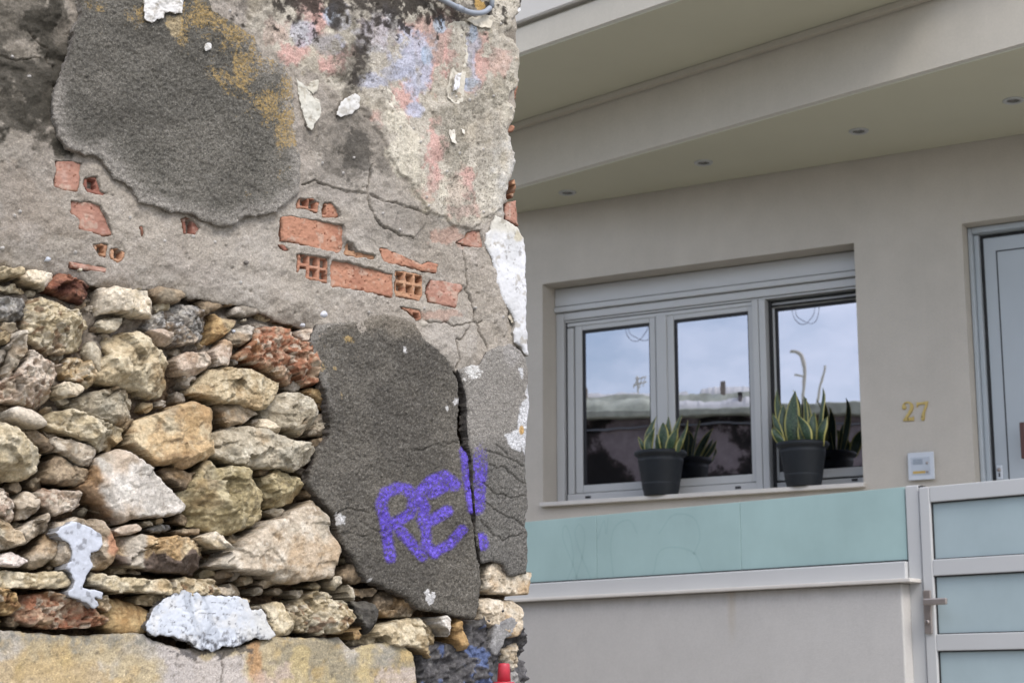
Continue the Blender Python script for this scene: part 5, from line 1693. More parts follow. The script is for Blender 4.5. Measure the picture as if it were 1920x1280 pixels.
# ---- door
door = empty('door', (0, 0, 0), 0, house)


def d6(cx, y): return hx(*W6(cx, 640), y)


a0, a1, a2, a3, a4 = d6(546, .09), d6(578, .09), d6(608, .13), d6(628, .15), d6(683, .15)
zt6 = lambda cx, cy, y: hz(*W6(cx, cy), y)
box('door_frame', M['door'], door, dx0 + .002, a1, .09, .29, TERR + .02, dz1 - .003, .004)
box('door_frame', M['door'], door, a1 + .001, dx1 - .002, .09, .29, zt6(600, 125, .09), dz1 - .003, .004)
box('door_frame', M['door'], door, a1 + .001, a2, .125, .29, TERR + .02, zt6(600, 127, .09), .003)
dtop = zt6(640, 150, .15)
lf = box('door_leaf', M['door'], door, a3, dx1 - .02, .15, .20, TERR + .03, dtop, .002)
box('gasket', M['gasket'], door, a2 + .001, a3 - .001, .155, .28, TERR + .03, dtop + .012, 0)
box('gasket', M['gasket'], door, a3, dx1 - .02, .155, .28, dtop + .001, dtop + .011, 0)
gz6 = zt6(700, 201, .15)
box('gasket', M['gasket'], lf, a4 - .003, a4 + .003, .1485, .16, TERR + .1, gz6, 0)
box('gasket', M['gasket'], lf, a4 + .0035, dx1 - .02, .1485, .16, gz6 - .006, gz6, 0)
lx_, lz_ = hx(*W6(674, 1155), .15), hz(*W6(674, 1155), .15)
lk = box('lock_plate', M['white_plastic'], door, lx_ - .016, lx_ + .016, .138, .1505, lz_ - .036, lz_ + .036, .006)
bm = bmesh.new()
add_lathe(bm, [(.0001, 0), (.009, 0), (.009, .006), (.0001, .006)], seg=20)
bmesh.ops.rotate(bm, verts=bm.verts, matrix=Matrix.Rotation(math.pi / 2, 3, 'X'))
bmesh.ops.translate(bm, verts=bm.verts, vec=(lx_, .1375, lz_ + .012))
from_bm('lock_cylinder', bm, M['steel'], lk)
box('key_slot', M['gasket'], lk, lx_ - .004, lx_ + .004, .1345, .139, lz_ - .022, lz_ - .002, .001)
hx_ = hx(1919, 820, .09)
M['bronze'] = surface('dark_red_pull', L(92, 58, 50), .4)
box('pull_handle', M['bronze'], door, hx_ - .012, hx_ + .012, .07, .095, hz(1919, 860, .09), hz(1919, 792, .09), .004)

# ---- balcony slabs
A, B = np.array(HF.atz(967.7, 353.7, HS)), np.array(HF.atz(1920, 86, HS))
dAB = (B - A) / np.linalg.norm(B - A)
nAB = np.array((dAB[1], -dAB[0]))
if nAB[1] > 0: nAB = -nAB           # towards the street


def edge_plane_z(px, py, P, d):
    """height at which the sight line of a pixel meets the upright plane through P along d (house local)"""
    n = np.array((-d[1], d[0]))
    a, b = (px - 960) / FPX, -(py - 640) / FPX
    w = np.array([a, math.cos(PITCH) - b * math.sin(PITCH), math.sin(PITCH) + b * math.cos(PITCH)])
    C = np.array((0, 0, EYE)) - HF.O
    cl, wl_ = np.array((C @ HF.ex, C @ HF.ey)), np.array((w @ HF.ex, w @ HF.ey))
    t = ((P - cl) @ n) / (wl_ @ n)
    return C[2] + HF.O[2] + w[2] * t


H2 = .5 * (edge_plane_z(967.7, 235, A, dAB) + edge_plane_z(1600, 36, A, dAB))
A2, B2 = np.array(HF.atz(975, 103.6, H2)), np.array(HF.atz(1273, 0, H2))
d2 = (B2 - A2) / np.linalg.norm(B2 - A2)
H3 = edge_plane_z(1000, 43, A2, d2)
rightend = np.array(HF.atz(1770, -16, H2))
print('HS', HS, 'H2', H2, 'H3', H3, 'A', A, 'B', B, 'A2', A2, 'B2', B2, 'win', wx0, wx1, wz0, wz1, 'door', dx0, dz1, 'TERR', TERR, 'UE', UE)


def prism(name, mat, pts, z0, z1, parent=house):
    bm = bmesh.new()
    lo = [bm.verts.new((p[0], p[1], z0)) for p in pts]
    hi = [bm.verts.new((p[0], p[1], z1)) for p in pts]
    n = len(pts)
    bm.faces.new(lo)
    bm.faces.new(hi)
    for i in range(n):
        bm.faces.new((lo[i], lo[(i + 1) % n], hi[(i + 1) % n], hi[i]))
    bmesh.ops.recalc_face_normals(bm, faces=bm.faces)
    if z1 - z0 > .05:
        bmesh.ops.bevel(bm, geom=[e for e in bm.edges if abs(e.verts[0].co.z - e.verts[1].co.z) < 1e-6], offset=.006, segments=2, affect='EDGES')
    return from_bm(name, bm, mat, parent)


far1, near1 = A - dAB * 1.6, B + dAB * 1.6
lower = prism('balcony_slab', M['fascia'], [far1, near1, (near1[0] + .3, -.002), (far1[0], -.002)], HS + .006, H2 + .45)
so = prism('soffit', M['soffit'], [far1 - nAB * .012, near1 - nAB * .012, (near1[0] + .3, -.004), (far1[0], -.004)], HS, HS + .0055)
q0 = A2 - d2 * 3.0
q1 = A2 + d2 * float((rightend - A2) @ d2)
inn = -nAB * .02
groove = .035
e0, e1 = far1 + nAB * .004, A + dAB * float((rightend - A) @ dAB) + nAB * .004
upper = prism('upper_slab', M['fascia'], [q0, q1, e1, e0], H2 + .006, H3)
so2 = prism('upper_soffit', M['soffit'], [q0 + nAB * -.012, q1 + nAB * -.012, e1 + nAB * groove, e0 + nAB * groove], H2, H2 + .0055)
off = nAB * .02
tr0, tr1 = far1 + nAB * .0045, A + dAB * float((rightend - A) @ dAB + .4) + nAB * .0045
prism('cove_trim', M['fascia'], [tr0, tr1, tr1 + nAB * .035, tr0 + nAB * .035], H2 - .032, H2 - .002)
prism('parapet', M['white_wall'], [q0 + off, q1 + off, q1 - nAB * .35, q0 - nAB * .35], H3 + .02, H3 + 1.0)
prism('shadow_gap', M['fascia'], [q0 - nAB * .03, q1 - nAB * .03, q1 - nAB * .3, q0 - nAB * .3], H3 - .02, H3 + .05)

# ---- recessed downlights
M['lamp_rim'] = surface('white_lamp_rim', L(186, 188, 188), .4)
M['lamp_glass'] = surface('unlit_lamp_glass', L(96, 96, 94), .25)
dl0 = None
for i, (px, py) in enumerate(((1064, 360.5), (1319, 304.5), (1610, 245.5), (1900, 188))):
    x, y = HF.atz(px, py, HS)
    if dl0 is None:
        bm = bmesh.new()
        add_lathe(bm, [(.030, .004), (.031, -.006), (.044, -.008), (.048, -.005), (.048, .0)], seg=32, cap_lo=False, cap_hi=False)
        dl0 = from_bm('downlight', bm, M['lamp_rim'], house)
        bm = bmesh.new()
        add_lathe(bm, [(.0001, -.003), (.0302, -.003)], seg=32, cap_lo=False, cap_hi=False)
        dg0 = from_bm('lamp_glass', bm, M['lamp_glass'], dl0)
        o = dl0
    else:
        o = dl0.copy()
        COL.objects.link(o)
        g = dg0.copy()
        COL.objects.link(g)
        g.parent = o
    o.location = (x, y, HS)

# ================================================================== THE GARDEN FENCE AND GATE
fence = empty('garden_fence', tuple(FF.O), FF.ang)
tag(fence, 'low beige garden wall topped by a white rail and frosted green glass panels', 'fence')


def fx(px, py, y=0.): return float(FF.loc(px, py, y)[0])
def fz(px, py, y=0.): return float(FF.loc(px, py, y)[1])
def c8(cx, cy): return 960 + cx / 2.4, 860 + cy / 2.4
def c7(cx, cy): return 1560 + cx / 2.783, 820 + cy / 2.783


M['low_wall'] = surface('low_wall_stucco', L(205, 202, 198), .92, var=.04, vscale=1.5, bump=.7, bscale=260, bdist=.002, streak=.012, spec=.2, grain=.045)
gx1 = fx(1700.5, 990)
gt = .5 * (fz(993, 976.7) + fz(1701.7, 913))
gb = .5 * (fz(985, 1093) + fz(1706, 1051.7))
rb = .5 * (fz(*c8(60, 625), -.03) + fz(*c8(1790, 543), -.03))
cb = .5 * (fz(*c8(60, 640), -.10) + fz(*c8(1770, 553), -.10))
xe = fx(1695, 1200, -.07)
XL = -4.2
# a rust run-off below the joint of the coping and a line of dirt under its lip
_m = M['low_wall']
_N, _K = _m.node_tree.nodes, _m.node_tree.links
_P = _N['Principled BSDF']
_src = _P.inputs['Base Color'].links[0].from_socket
_tc = _N.new("ShaderNodeTexCoord")
_sx = _N.new("ShaderNodeSeparateXYZ")
_nn = noise_node(_N, _K, _tc, 26, 4, .6, stretch=(1, 1, .25))
_K.new(_tc.outputs['Object'], _sx.inputs[0])


def _mth(op, a, b=None):
    n = _N.new("ShaderNodeMath")
    n.operation = op
    for i, v in enumerate((a, b)):
        if v is None: continue
        if hasattr(v, 'node'): _K.new(v, n.inputs[i])
        else: n.inputs[i].default_value = v
    return n.outputs[0]


def _rng(v, a, b):
    n = _N.new("ShaderNodeMapRange")
    n.interpolation_type = 'SMOOTHSTEP'
    n.inputs['From Min'].default_value, n.inputs['From Max'].default_value = a, b
    _K.new(v, n.inputs['Value'])
    return n.outputs['Result']


def _lay(src, fac, c):
    n = _N.new("ShaderNodeMix")
    n.data_type = 'RGBA'
    _K.new(fac, n.inputs[0])
    _K.new(src, n.inputs[6])
    n.inputs[7].default_value = (*c, 1)
    return n.outputs[2]


xs_ = fx(1372, 1150, -.07)
_dx = _mth('ABSOLUTE', _mth('SUBTRACT', _sx.outputs['X'], xs_))
_f1 = _mth('MULTIPLY', _mth('MULTIPLY', _rng(_dx, .030, .0), _rng(_sx.outputs['Z'], cb - .26, cb)), _mth('MULTIPLY', _nn.outputs['Fac'], .75))
_src = _lay(_src, _f1, L(178, 150, 104))
_f2 = _mth('MULTIPLY', _rng(_mth('ADD', _sx.outputs['Z'], _mth('MULTIPLY', _nn.outputs['Fac'], .06)), cb - .03, cb + .035), .35)
_src = _lay(_src, _f2, L(128, 122, 112))
_K.new(_src, _P.inputs['Base Color'])
# wall, plinth-free, with the end towards the gate
bm = bmesh.new()
add_box(bm, XL, xe, -.07, .06, 0, cb - .001, .006)
from_bm('low_wall', bm, M['low_wall'], fence)
box('coping', M['marble'], fence, XL, fx(1709, 1090, -.085), -.095, .085, cb, rb - .0015, .003)
box('rail', M['alu2'], fence, XL, gx1 + .003, -.03, .03, rb, gb - .003, .004)
box('gasket', M['gasket'], fence, XL, gx1, -.012, .012, gb - .0028, gb + .004, 0)
seams = [XL, fx(1120, 1020), fx(1390, 1000), gx1]
for a, b in zip(seams[:-1], seams[1:]):
    box('glass_panel', M['frost_teal'], fence, a + .0012, b - .0012, -.005, .005, gb + .0042, gt, .001)
M['ghost'] = frosted('rubbed_glass', L(168, 196, 194), .26)
for P in ([(1062, 1090), (1075, 1050), (1068, 1000), (1058, 985), (1056, 1010), (1075, 1060), (1082, 1088)], [(1078, 1088), (1092, 1040), (1096, 1000), (1086, 982), (1078, 1000), (1090, 1040), (1108, 1085)],
          [(1120, 1010), (1132, 975), (1136, 1000), (1140, 970)], [(1150, 1085), (1145, 1020), (1155, 985), (1180, 975), (1195, 1000)], [(1235, 1000), (1262, 965), (1300, 970), (1312, 1005), (1300, 1040)], [(1225, 1075), (1235, 1035), (1262, 1025), (1300, 1035), (1318, 1070)]):
    q = catm([(fx(a, b, -.006), -.0052, fz(a, b, -.006)) for a, b in P], 8)
    bm = bmesh.new()
    L_, R_ = [], []
    for i in range(len(q)):
        t = q[min(i + 1, len(q) - 1)] - q[max(i - 1, 0)]
        nn = np.array((-t[2], 0, t[0])) / max(np.hypot(t[0], t[2]), 1e-9) * .004
        L_.append(bm.verts.new(tuple(q[i] + nn)))
        R_.append(bm.verts.new(tuple(q[i] - nn)))
    for i in range(len(q) - 1):
        bm.faces.new((L_[i], L_[i + 1], R_[i + 1], R_[i]))
    from_bm('rubbed_scribble', bm, M['ghost'], fence)
px0, px1 = fx(1703, 1000, -.01), fx(1726, 1000, -.01)
box('post', M['alu2'], fence, gx1 + .006, px1, -.012, .05, 0, gt + .002, .004)

gate = empty('garden_gate', tuple(FF.O), FF.ang)
tag(gate, 'pale aluminium garden gate with frosted grey glass panels and a steel lever handle', 'gate')
gx0 = px1 + .006
gi = fx(1750.5, 1000)
GW = 1.05
gtop = fz(1730, 914)
z1 = fz(1750.5, 941.5)
pitch = fz(1750.5, 941.5) - fz(1755.8, 1079.4)
pan = fz(1750.5, 941.5) - fz(1754.8, 1049)
zl = .12
box('stile', M['alu2'], gate, gx0, gi, -.02, .03, zl, gtop, .004)
box('stile', M['alu2'], gate, gx0 + GW - (gi - gx0), gx0 + GW, -.02, .03, zl, gtop, .004)
gr = gx0 + GW - (gi - gx0)
box('cross_rail', M['alu2'], gate, gi + .0006, gr - .0006, -.019, .03, z1, gtop, .003)
k = 0
zc_ = z1
while zc_ - pan > zl + .05:
    zlo = zc_ - pan
    box('glass_panel', M['frost_grey'], gate, gi + .003, gr - .003, -.002, .006, zlo + .003, zc_ - .003, 0)
    for (a, b, c, d) in ((gi + .0005, gi + .005, zlo, zc_), (gr - .005, gr - .0005, zlo, zc_), (gi + .005, gr - .005, zlo + .0003, zlo + .004), (gi + .005, gr - .005, zc_ - .005, zc_ - .0003)):
        box('gasket', M['gasket'], gate, a, b, -.008, .02, c, d, 0)
    nxt = max(zlo - (pitch - pan), zl)
    box('cross_rail', M['alu2'], gate, gi + .0006, gr - .0006, -.019, .03, nxt, zlo, .003)
    zc_ = nxt
box('hinge', M['gasket'], gate, fx(*c7(456, 258)) - .004, fx(*c7(474, 258)), -.01, .02, gtop + .001, gtop + .008, .001)
yh = -.022
ex0, ex1 = fx(*c7(483, 900), yh), fx(*c7(522, 900), yh)
ez1, ez0 = fz(*c7(500, 795), yh), fz(*c7(507, 1022), yh)
es = box('handle_plate', M['steel'], gate, ex0, ex1, -.030, -.0205, ez0, ez1, .003)
yl = -.072
bm = bmesh.new()
ly = fz(*c7(530, 855), yl)
xa, xb = fx(*c7(474, 855), yl), fx(*c7(600, 852), yl)
add_box(bm, xa + .002, xb, yl - .007, yl + .007, ly - .0125, ly + .0125, .0045)
add_box(bm, xa + .004, xa + .026, yl + .0065, -.0302, ly - .011, ly + .011, .002)
tag(from_bm('lever', bm, M['steel'], es), kind='stuff') if False else from_bm('lever', bm, M['steel'], es)
kx, kz = fx(*c7(505, 962), yh), fz(*c7(505, 962), yh)
bm = bmesh.new()
add_lathe(bm, [(.0001, 0), (.0085, 0), (.0085, .005), (.0001, .005)], seg=20)
bmesh.ops.rotate(bm, verts=bm.verts, matrix=Matrix.Rotation(math.pi / 2, 3, 'X'))
bmesh.ops.translate(bm, verts=bm.verts, vec=(kx, -.0302, kz))
cy = from_bm('lock_cylinder', bm, M['steel'], es)
box('key_slot', M['gasket'], es, kx - .0018, kx + .0018, -.0362, -.0345, kz - .006, kz + .004, 0)
# pavement in front of the fence and the terrace behind it
def world_pt(fr, x, y): return fr.O[0] + x * fr.ex[0] + y * fr.ey[0], fr.O[1] + x * fr.ex[1] + y * fr.ey[1]


bm = bmesh.new()
add_box(bm, XL - 1, 3.0, -1.4, -.071, .002, .13, .01)
o = from_bm('pavement', bm, M['paving'])
o.location, o.rotation_euler = tuple(FF.O), (0, 0, FF.ang)
tag(o, kind='structure')
# terrace floor between the fence and the facade
pts = [world_pt(FF, XL, .09), world_pt(FF, px1, .09), world_pt(FF, 2.6, .09), world_pt(HF, 3.6, -.004), world_pt(HF, -6.4, -.004)]
bm = bmesh.new()
bm.faces.new([bm.verts.new((x, y, TERR)) for x, y in pts])
bmesh.ops.recalc_face_normals(bm, faces=bm.faces)
o = from_bm('terrace_floor', bm, M['paving'])
tag(o, kind='structure')

# ================================================================== HOUSE NUMBER
M['brass'] = surface('polished_brass', L(216, 188, 118), .34, metal=.8, var=.12, vscale=40)
M['brass_dark'] = surface('tarnished_brass', L(88, 70, 40), .5, metal=.6)
num = empty('house_number', tuple(HF.O), HF.ang)
tag(num, 'brass numerals 27 screwed to the beige wall above the intercom', 'house number')
N2 = [(90, 190), (88, 165), (100, 130), (125, 104), (165, 95), (205, 102), (235, 125), (250, 165), (246, 205), (228, 245), (195, 290), (165, 328), (205, 318), (232, 318), (248, 304), (258, 304), (256, 366), (105, 374), (104, 352),
      (140, 300), (170, 255), (195, 205), (202, 165), (195, 130), (170, 118), (140, 122), (122, 142), (138, 152), (150, 172), (144, 198), (122, 210), (100, 206)]
N7 = [(293, 106), (330, 108), (370, 104), (410, 94), (456, 90), (454, 118), (440, 170), (424, 215), (412, 260), (410, 310), (408, 345), (394, 364), (376, 367), (362, 358), (356, 335), (362, 290), (378, 240), (402, 180), (418, 138), (390, 134),
      (350, 138), (322, 146), (312, 164), (304, 186), (294, 184)]


def digit(P, y0, y1, mat, grow, bev, name, parent):
    pts = []
    for cx, cy in P:
        p = (1680 + cx / 7.525, 740 + cy / 7.53)
        pts.append((hx(*p, 0), hz(*p, 0)))
    c = np.mean(pts, 0)
    bm = bmesh.new()
    vv = [bm.verts.new((x, y0, z)) for x, z in pts]
    f = bm.faces.new(vv)
    if grow:
        bmesh.ops.inset_region(bm, faces=[f], thickness=-grow)
    r = bmesh.ops.extrude_face_region(bm, geom=list(bm.faces))
    ev = [e for e in r['geom'] if isinstance(e, bmesh.types.BMVert)]
    bmesh.ops.translate(bm, verts=ev, vec=(0, y1 - y0, 0))
    bmesh.ops.recalc_face_normals(bm, faces=bm.faces)
    if bev:
        es_ = [e for e in bm.edges if e.calc_face_angle(0) > 1.0 and abs(e.verts[0].co.y - y1) < 1e-6 and abs(e.verts[1].co.y - y1) < 1e-6]
        bmesh.ops.bevel(bm, geom=es_, offset=bev, segments=2, affect='EDGES')
    bmesh.ops.triangulate(bm, faces=[f for f in bm.faces if len(f.verts) > 4])
    return from_bm(name, bm, mat, parent)


for P, scr in ((N2, (175, 346)), (N7, (372, 312))):
    d_ = digit(P, -.001, -.007, M['brass'], 0, .002, 'digit', num)
    x, z = hx(1680 + scr[0] / 7.525, 740 + scr[1] / 7.53), hz(1680 + scr[0] / 7.525, 740 + scr[1] / 7.53)
    bm = bmesh.new()
    add_lathe(bm, [(.0001, 0), (.0035, 0), (.003, .0015), (.0001, .002)], seg=12)
    bmesh.ops.rotate(bm, verts=bm.verts, matrix=Matrix.Rotation(math.pi / 2, 3, 'X'))
    bmesh.ops.translate(bm, verts=bm.verts, vec=(x, -.007, z))
    from_bm('screw', bm, M['brass_dark'], d_)

# ================================================================== INTERCOM
ic = empty('intercom', tuple(HF.O), HF.ang)
tag(ic, 'white door intercom plate with two buttons and a yellow name strip on the beige wall', 'intercom')


def i3(cx, cy): return 1680 + cx / 7.525, 740 + cy / 7.53
def ix(cx, cy, y=-.02): return hx(*i3(cx, cy), y)
def iz(cx, cy, y=-.02): return hz(*i3(cx, cy), y)


x0, x1 = ix(172, 1000), ix(540, 1000)
z1_, z0_ = .5 * (iz(165, 825) + iz(530, 795)), .5 * (iz(185, 1205) + iz(555, 1190))
box('housing', M['white_plastic'], ic, x0 + .006, x1 - .006, -.014, -.001, z0_ + .006, z1_ - .006, .002)
pl = box('cover_plate', M['white_plastic'], ic, x0, x1, -.024, -.0142, z0_, z1_, .003)
M['intercom_panel'] = surface('silver_panel', L(196, 204, 214), .3, metal=.0)
w_, h_ = x1 - x0, z1_ - z0_
Pn = box('button_panel', M['intercom_panel'], ic, x0 + .13 * w_, x1 - .14 * w_, -.0265, -.0242, z0_ + .17 * h_, z1_ - .17 * h_, .001)
M['grille'] = surface('speaker_grille', L(150, 160, 172), .6)
for i in range(6):
    zz = z1_ - .26 * h_ - i * .034 * h_
    box('grille_slot', M['grille'], Pn, x0 + .20 * w_, x0 + .58 * w_, -.0272, -.0266, zz - .011 * h_, zz + .011 * h_, 0)
M['name_strip'] = surface('yellow_name_strip', L(206, 174, 96), .4)
box('name_strip', M['name_strip'], ic, x0 + .19 * w_, x0 + .67 * w_, -.0275, -.0266, z0_ + .225 * h_, z0_ + .32 * h_, .0005)
for fz_, mt in ((.60, M['grille']), (.275, M['steel'])):
    bm = bmesh.new()
    add_lathe(bm, [(.0001, 0), (.0062, 0), (.0062, .003), (.004, .0045), (.0001, .0048)], seg=20)
    bmesh.ops.rotate(bm, verts=bm.verts, matrix=Matrix.Rotation(math.pi / 2, 3, 'X'))
    bmesh.ops.translate(bm, verts=bm.verts, vec=(x0 + .745 * w_, -.0266, z0_ + fz_ * h_))
    from_bm('button', bm, M['steel'], ic)

# ================================================================== POTTED SNAKE PLANTS ON THE SILL
M['pot'] = surface('anthracite_plastic_pot', L(40, 44, 49), .55, var=.06, vscale=12, spec=.3)
M['soil'] = surface('potting_soil', L(60, 48, 38), .95, var=.4, vscale=60, bump=1, bscale=150, bdist=.004)


def leaf_mat():
    m, nt, N, K, P = new_mat('snake_plant_leaf')
    at = N.new("ShaderNodeAttribute")
    at.attribute_name = 'leafco'
    sx = N.new("ShaderNodeSeparateXYZ")
    K.new(at.outputs['Vector'], sx.inputs[0])
    mp = N.new("ShaderNodeMapping")
    mp.inputs['Scale'].default_value = (1.6, 16, 1)
    K.new(at.outputs['Vector'], mp.inputs['Vector'])
    n = N.new("ShaderNodeTexNoise")
    n.inputs['Scale'].default_value = 1.6
    n.inputs['Detail'].default_value = 4
    K.new(mp.outputs['Vector'], n.inputs['Vector'])
    r = ramp(N, [(.38, tuple(L(32, 50, 36))), (.52, tuple(L(58, 84, 58))), (.66, tuple(L(104, 126, 94)))])
    K.new(n.outputs['Fac'], r.inputs['Fac'])
    ab = N.new("ShaderNodeMath")
    ab.operation = 'ABSOLUTE'
    K.new(sx.outputs['X'], ab.inputs[0])
    r2 = ramp(N, [(.70, (0, 0, 0)), (.82, (1, 1, 1))])
    K.new(ab.outputs[0], r2.inputs['Fac'])
    mm = N.new("ShaderNodeMix")
    mm.data_type = 'RGBA'
    K.new(r2.outputs['Color'], mm.inputs[0])
    K.new(r.outputs['Color'], mm.inputs[6])
    mm.inputs[7].default_value = (*L(196, 188, 108), 1)
    K.new(mm.outputs[2], P.inputs['Base Color'])
    P.inputs['Roughness'].default_value = .42
    return m


M['leaf'] = leaf_mat()
POT_PROF = [(.0001, 0), (.076, 0), (.078, .004), (.088, .052), (.089, .055), (.087, .057), (.0885, .06), (.104, .158), (.1055, .162), (.104, .165), (.106, .178), (.114, .182), (.121, .190), (.1215, .199), (.116, .205), (.108, .203), (.103, .190), (.0001, .178)]


def leaf(base, top, width, lean, face, k, parent):
    """one stiff strap leaf: base and tip points in pot space, bowed, cupped and twisted a little"""
    rs = np.random.RandomState(900 + k)
    nl, nw = 14, 6
    b, t = np.array(base), np.array(top)
    bend = np.array(lean)
    V, LC = [], []
    twist = rs.uniform(-.8, .8)
    bend = bend + np.array((rs.uniform(-.012, .012), rs.uniform(-.012, .006), 0))
    tip = np.array((rs.uniform(-.02, .02), rs.uniform(-.02, .01), -.008)) * (rs.rand() < .5)
    for i in range(nl + 1):
        s = i / nl
        p = b * (1 - s) + t * s + bend * (4 * s * (1 - s)) + tip * max(0, s - .7) ** 2 * 11
        prof = (.62 + .38 * math.sin(min(s / .45, 1) * math.pi / 2)) * (1 - max(0, (s - .45) / .55) ** 2.2) * width
        if i == nl: prof = .0006
        a = face + twist * (s - .3)
        side = np.array((math.cos(a), math.sin(a), 0))
        nor = np.array((-math.sin(a), math.cos(a), 0))
        for j in range(nw + 1):
            q = j / nw * 2 - 1
            V.append(p + side * q * prof * 1.2 + nor * (q * q * prof * .35 + .003 * math.sin(s * 9 + k + q)))
            LC.append((q, s * np.linalg.norm(t - b) / .1 + k * 3.7, 0))
    F = []
    for i in range(nl):
        for j in range(nw):
            a = i * (nw + 1) + j
            F.append((a, a + 1, a + nw + 2, a + nw + 1))
    me = bpy.data.meshes.new('leaf')
    me.from_pydata([tuple(v) for v in V], [], F)
    at = me.attributes.new('leafco', 'FLOAT_VECTOR', 'POINT')
    at.data.foreach_set('vector', np.array(LC, np.float32).ravel())
    o = link('leaf', me, M['leaf'], parent, True)
    md = o.modifiers.new('thickness', 'SOLIDIFY')
    md.thickness = .0022
    md.offset = 0
    return o


def potted(px, label, leaves, scale, k0, rimpx):
    y = .03
    x, z = hx(px[0], px[1], y), zsill
    X, Y = world_pt(HF, x, y)
    pl_ = empty('potted_plant', (X, Y, z + .001), HF.ang)
    tag(pl_, label, 'potted plant', 'snake plants in pots on the window sill')
    bm = bmesh.new()
    add_lathe(bm, [(r * scale, h * scale) for r, h in POT_PROF], seg=56, cap_lo=False, cap_hi=False)
    from_bm('pot', bm, M['pot'], pl_)
    bm = bmesh.new()
    add_lathe(bm, [(.0001, .188 * scale), (.06 * scale, .186 * scale), (.1025 * scale, .183 * scale)], seg=32, cap_lo=False, cap_hi=False)
    for v in bm.verts: v.co.z += random.uniform(-.004, .004)
    from_bm('soil', bm, M['soil'], pl_)
    # leaves given by the pixels of their foot and tip, the depth of each in the pot and their width
    for i, (bx, by, tx, ty, wd, dy, tdy, bow, face) in enumerate(leaves):
        zb_ = hz(bx, by, y + dy)
        b = (hx(bx, by, y + dy) - x, dy, .18 * scale)
        t = (hx(tx, ty, y + tdy) - x, tdy, hz(tx, ty, y + tdy) - z)
        leaf(b, t, wd, (bow, -.004, 0), face, k0 + i, pl_)
    return pl_


def q1(cx, cy): return 1180 + cx / 4.925, 700 + cy / 4.923
def q2(cx, cy): return 1420 + cx / 4.414, 640 + cy / 4.414


L1 = [(165, 725, 80, 585, .013, -.02, -.05, .012, .3), (190, 725, 255, 395, .020, .03, .03, -.02, -.3), (200, 725, 240, 500, .020, -.05, -.06, -.018, .5), (300, 725, 315, 440, .027, .0, .0, .0, .05), (345, 725, 360, 400, .017, .04, .05, .0, .4),
      (250, 725, 250, 560, .020, -.03, -.04, .0, -.3), (360, 725, 440, 505, .024, -.06, -.07, -.012, .25), (400, 700, 490, 365, .014, .03, .04, -.010, .8), (420, 725, 562, 425, .019, .04, .02, -.014, -.5),
      (410, 725, 545, 520, .013, -.01, -.02, .015, -.8), (430, 725, 475, 585, .014, -.05, -.06, .004, 1.0), (215, 725, 185, 545, .015, .0, -.01, -.006, .7)]
L2 = [(300, 830, 315, 412, .034, -.01, -.01, .0, .1), (235, 830, 150, 385, .017, .03, .03, .006, .4), (345, 830, 332, 390, .014, .05, .05, .004, .9), (215, 830, 125, 595, .020, .0, .0, .0, -.4), (220, 835, 122, 700, .022, -.04, -.05, -.006, .2),
      (250, 830, 215, 520, .026, .02, .02, -.004, .5), (425, 830, 330, 605, .026, -.06, -.08, .022, -.35), (375, 830, 360, 650, .020, -.02, -.03, .0, .9), (440, 830, 400, 440, .018, .03, .03, .012, .6), (475, 800, 565, 368, .015, .02, .03, .012, -.3),
      (455, 830, 470, 575, .022, .0, .0, .008, .2), (520, 832, 570, 610, .026, -.03, -.05, .005, -.45), (390, 830, 410, 470, .020, .02, .03, -.01, -.6)]
L1 = [(*q1(a, b), *q1(c, d), w, e, f, g, h) for a, b, c, d, w, e, f, g, h in L1]
L2 = [(*q2(a, b), *q2(c, d), w, e, f, g, h) for a, b, c, d, w, e, f, g, h in L2]
S1 = abs(hx(1284, 855, .03) - hx(1194, 855, .03)) / .243
S2 = abs(hx(1553, 836, .03) - hx(1459, 836, .03)) / .243
potted((1239, 890), 'dark grey pot with short bushy snake plant in front of the meeting stile', L1, S1, 0, 0)
potted((1506, 870), 'dark grey pot with tall upright snake plant nearest the house number', L2, S2, 40, 0)

# ================================================================== CONDUIT ON THE RUIN
M['conduit'] = surface('grey_pvc_conduit', L(148, 154, 164), .45, var=.1, vscale=30)


def rp(px, py, w): return tuple(np.array(RF.loc(px, py, -w), float))


cd = empty('electric_conduit', tuple(RF.O), RF.ang)
tag(cd, 'bent grey plastic conduit pipe fixed along the top of the ruined wall', 'conduit')


def cpts(P, w):
    return [(rp(a, b, w)[0], -w, rp(a, b, w)[1]) for a, b in P]




tube('pipe', M['conduit'], cd, [tuple(p) for p in catm(cpts([(700, -105), (740, -60), (780, -28), (820, -6), (840, 5), (862, 16), (880, 23), (898, 25), (910, 22), (919, 15)], .026))], .0058, 14)
tube('pipe_collar', M['conduit'], cd, cpts([(856, 13), (868, 19)], .026), .0068, 14)
tube('pipe_end_sleeve', M['conduit'], cd, cpts([(922, 14), (923, -2), (922, -40), (920, -100)], .024), .0052, 14)
tube('pipe_clip', M['steel'], cd, [(*(np.array(cpts([(800, -17)], .026)[0]) + np.array((0, .0065, .0))),), (*(np.array(cpts([(800, -17)], .026)[0]) + np.array((0, .03, 0))),)], .003, 8)

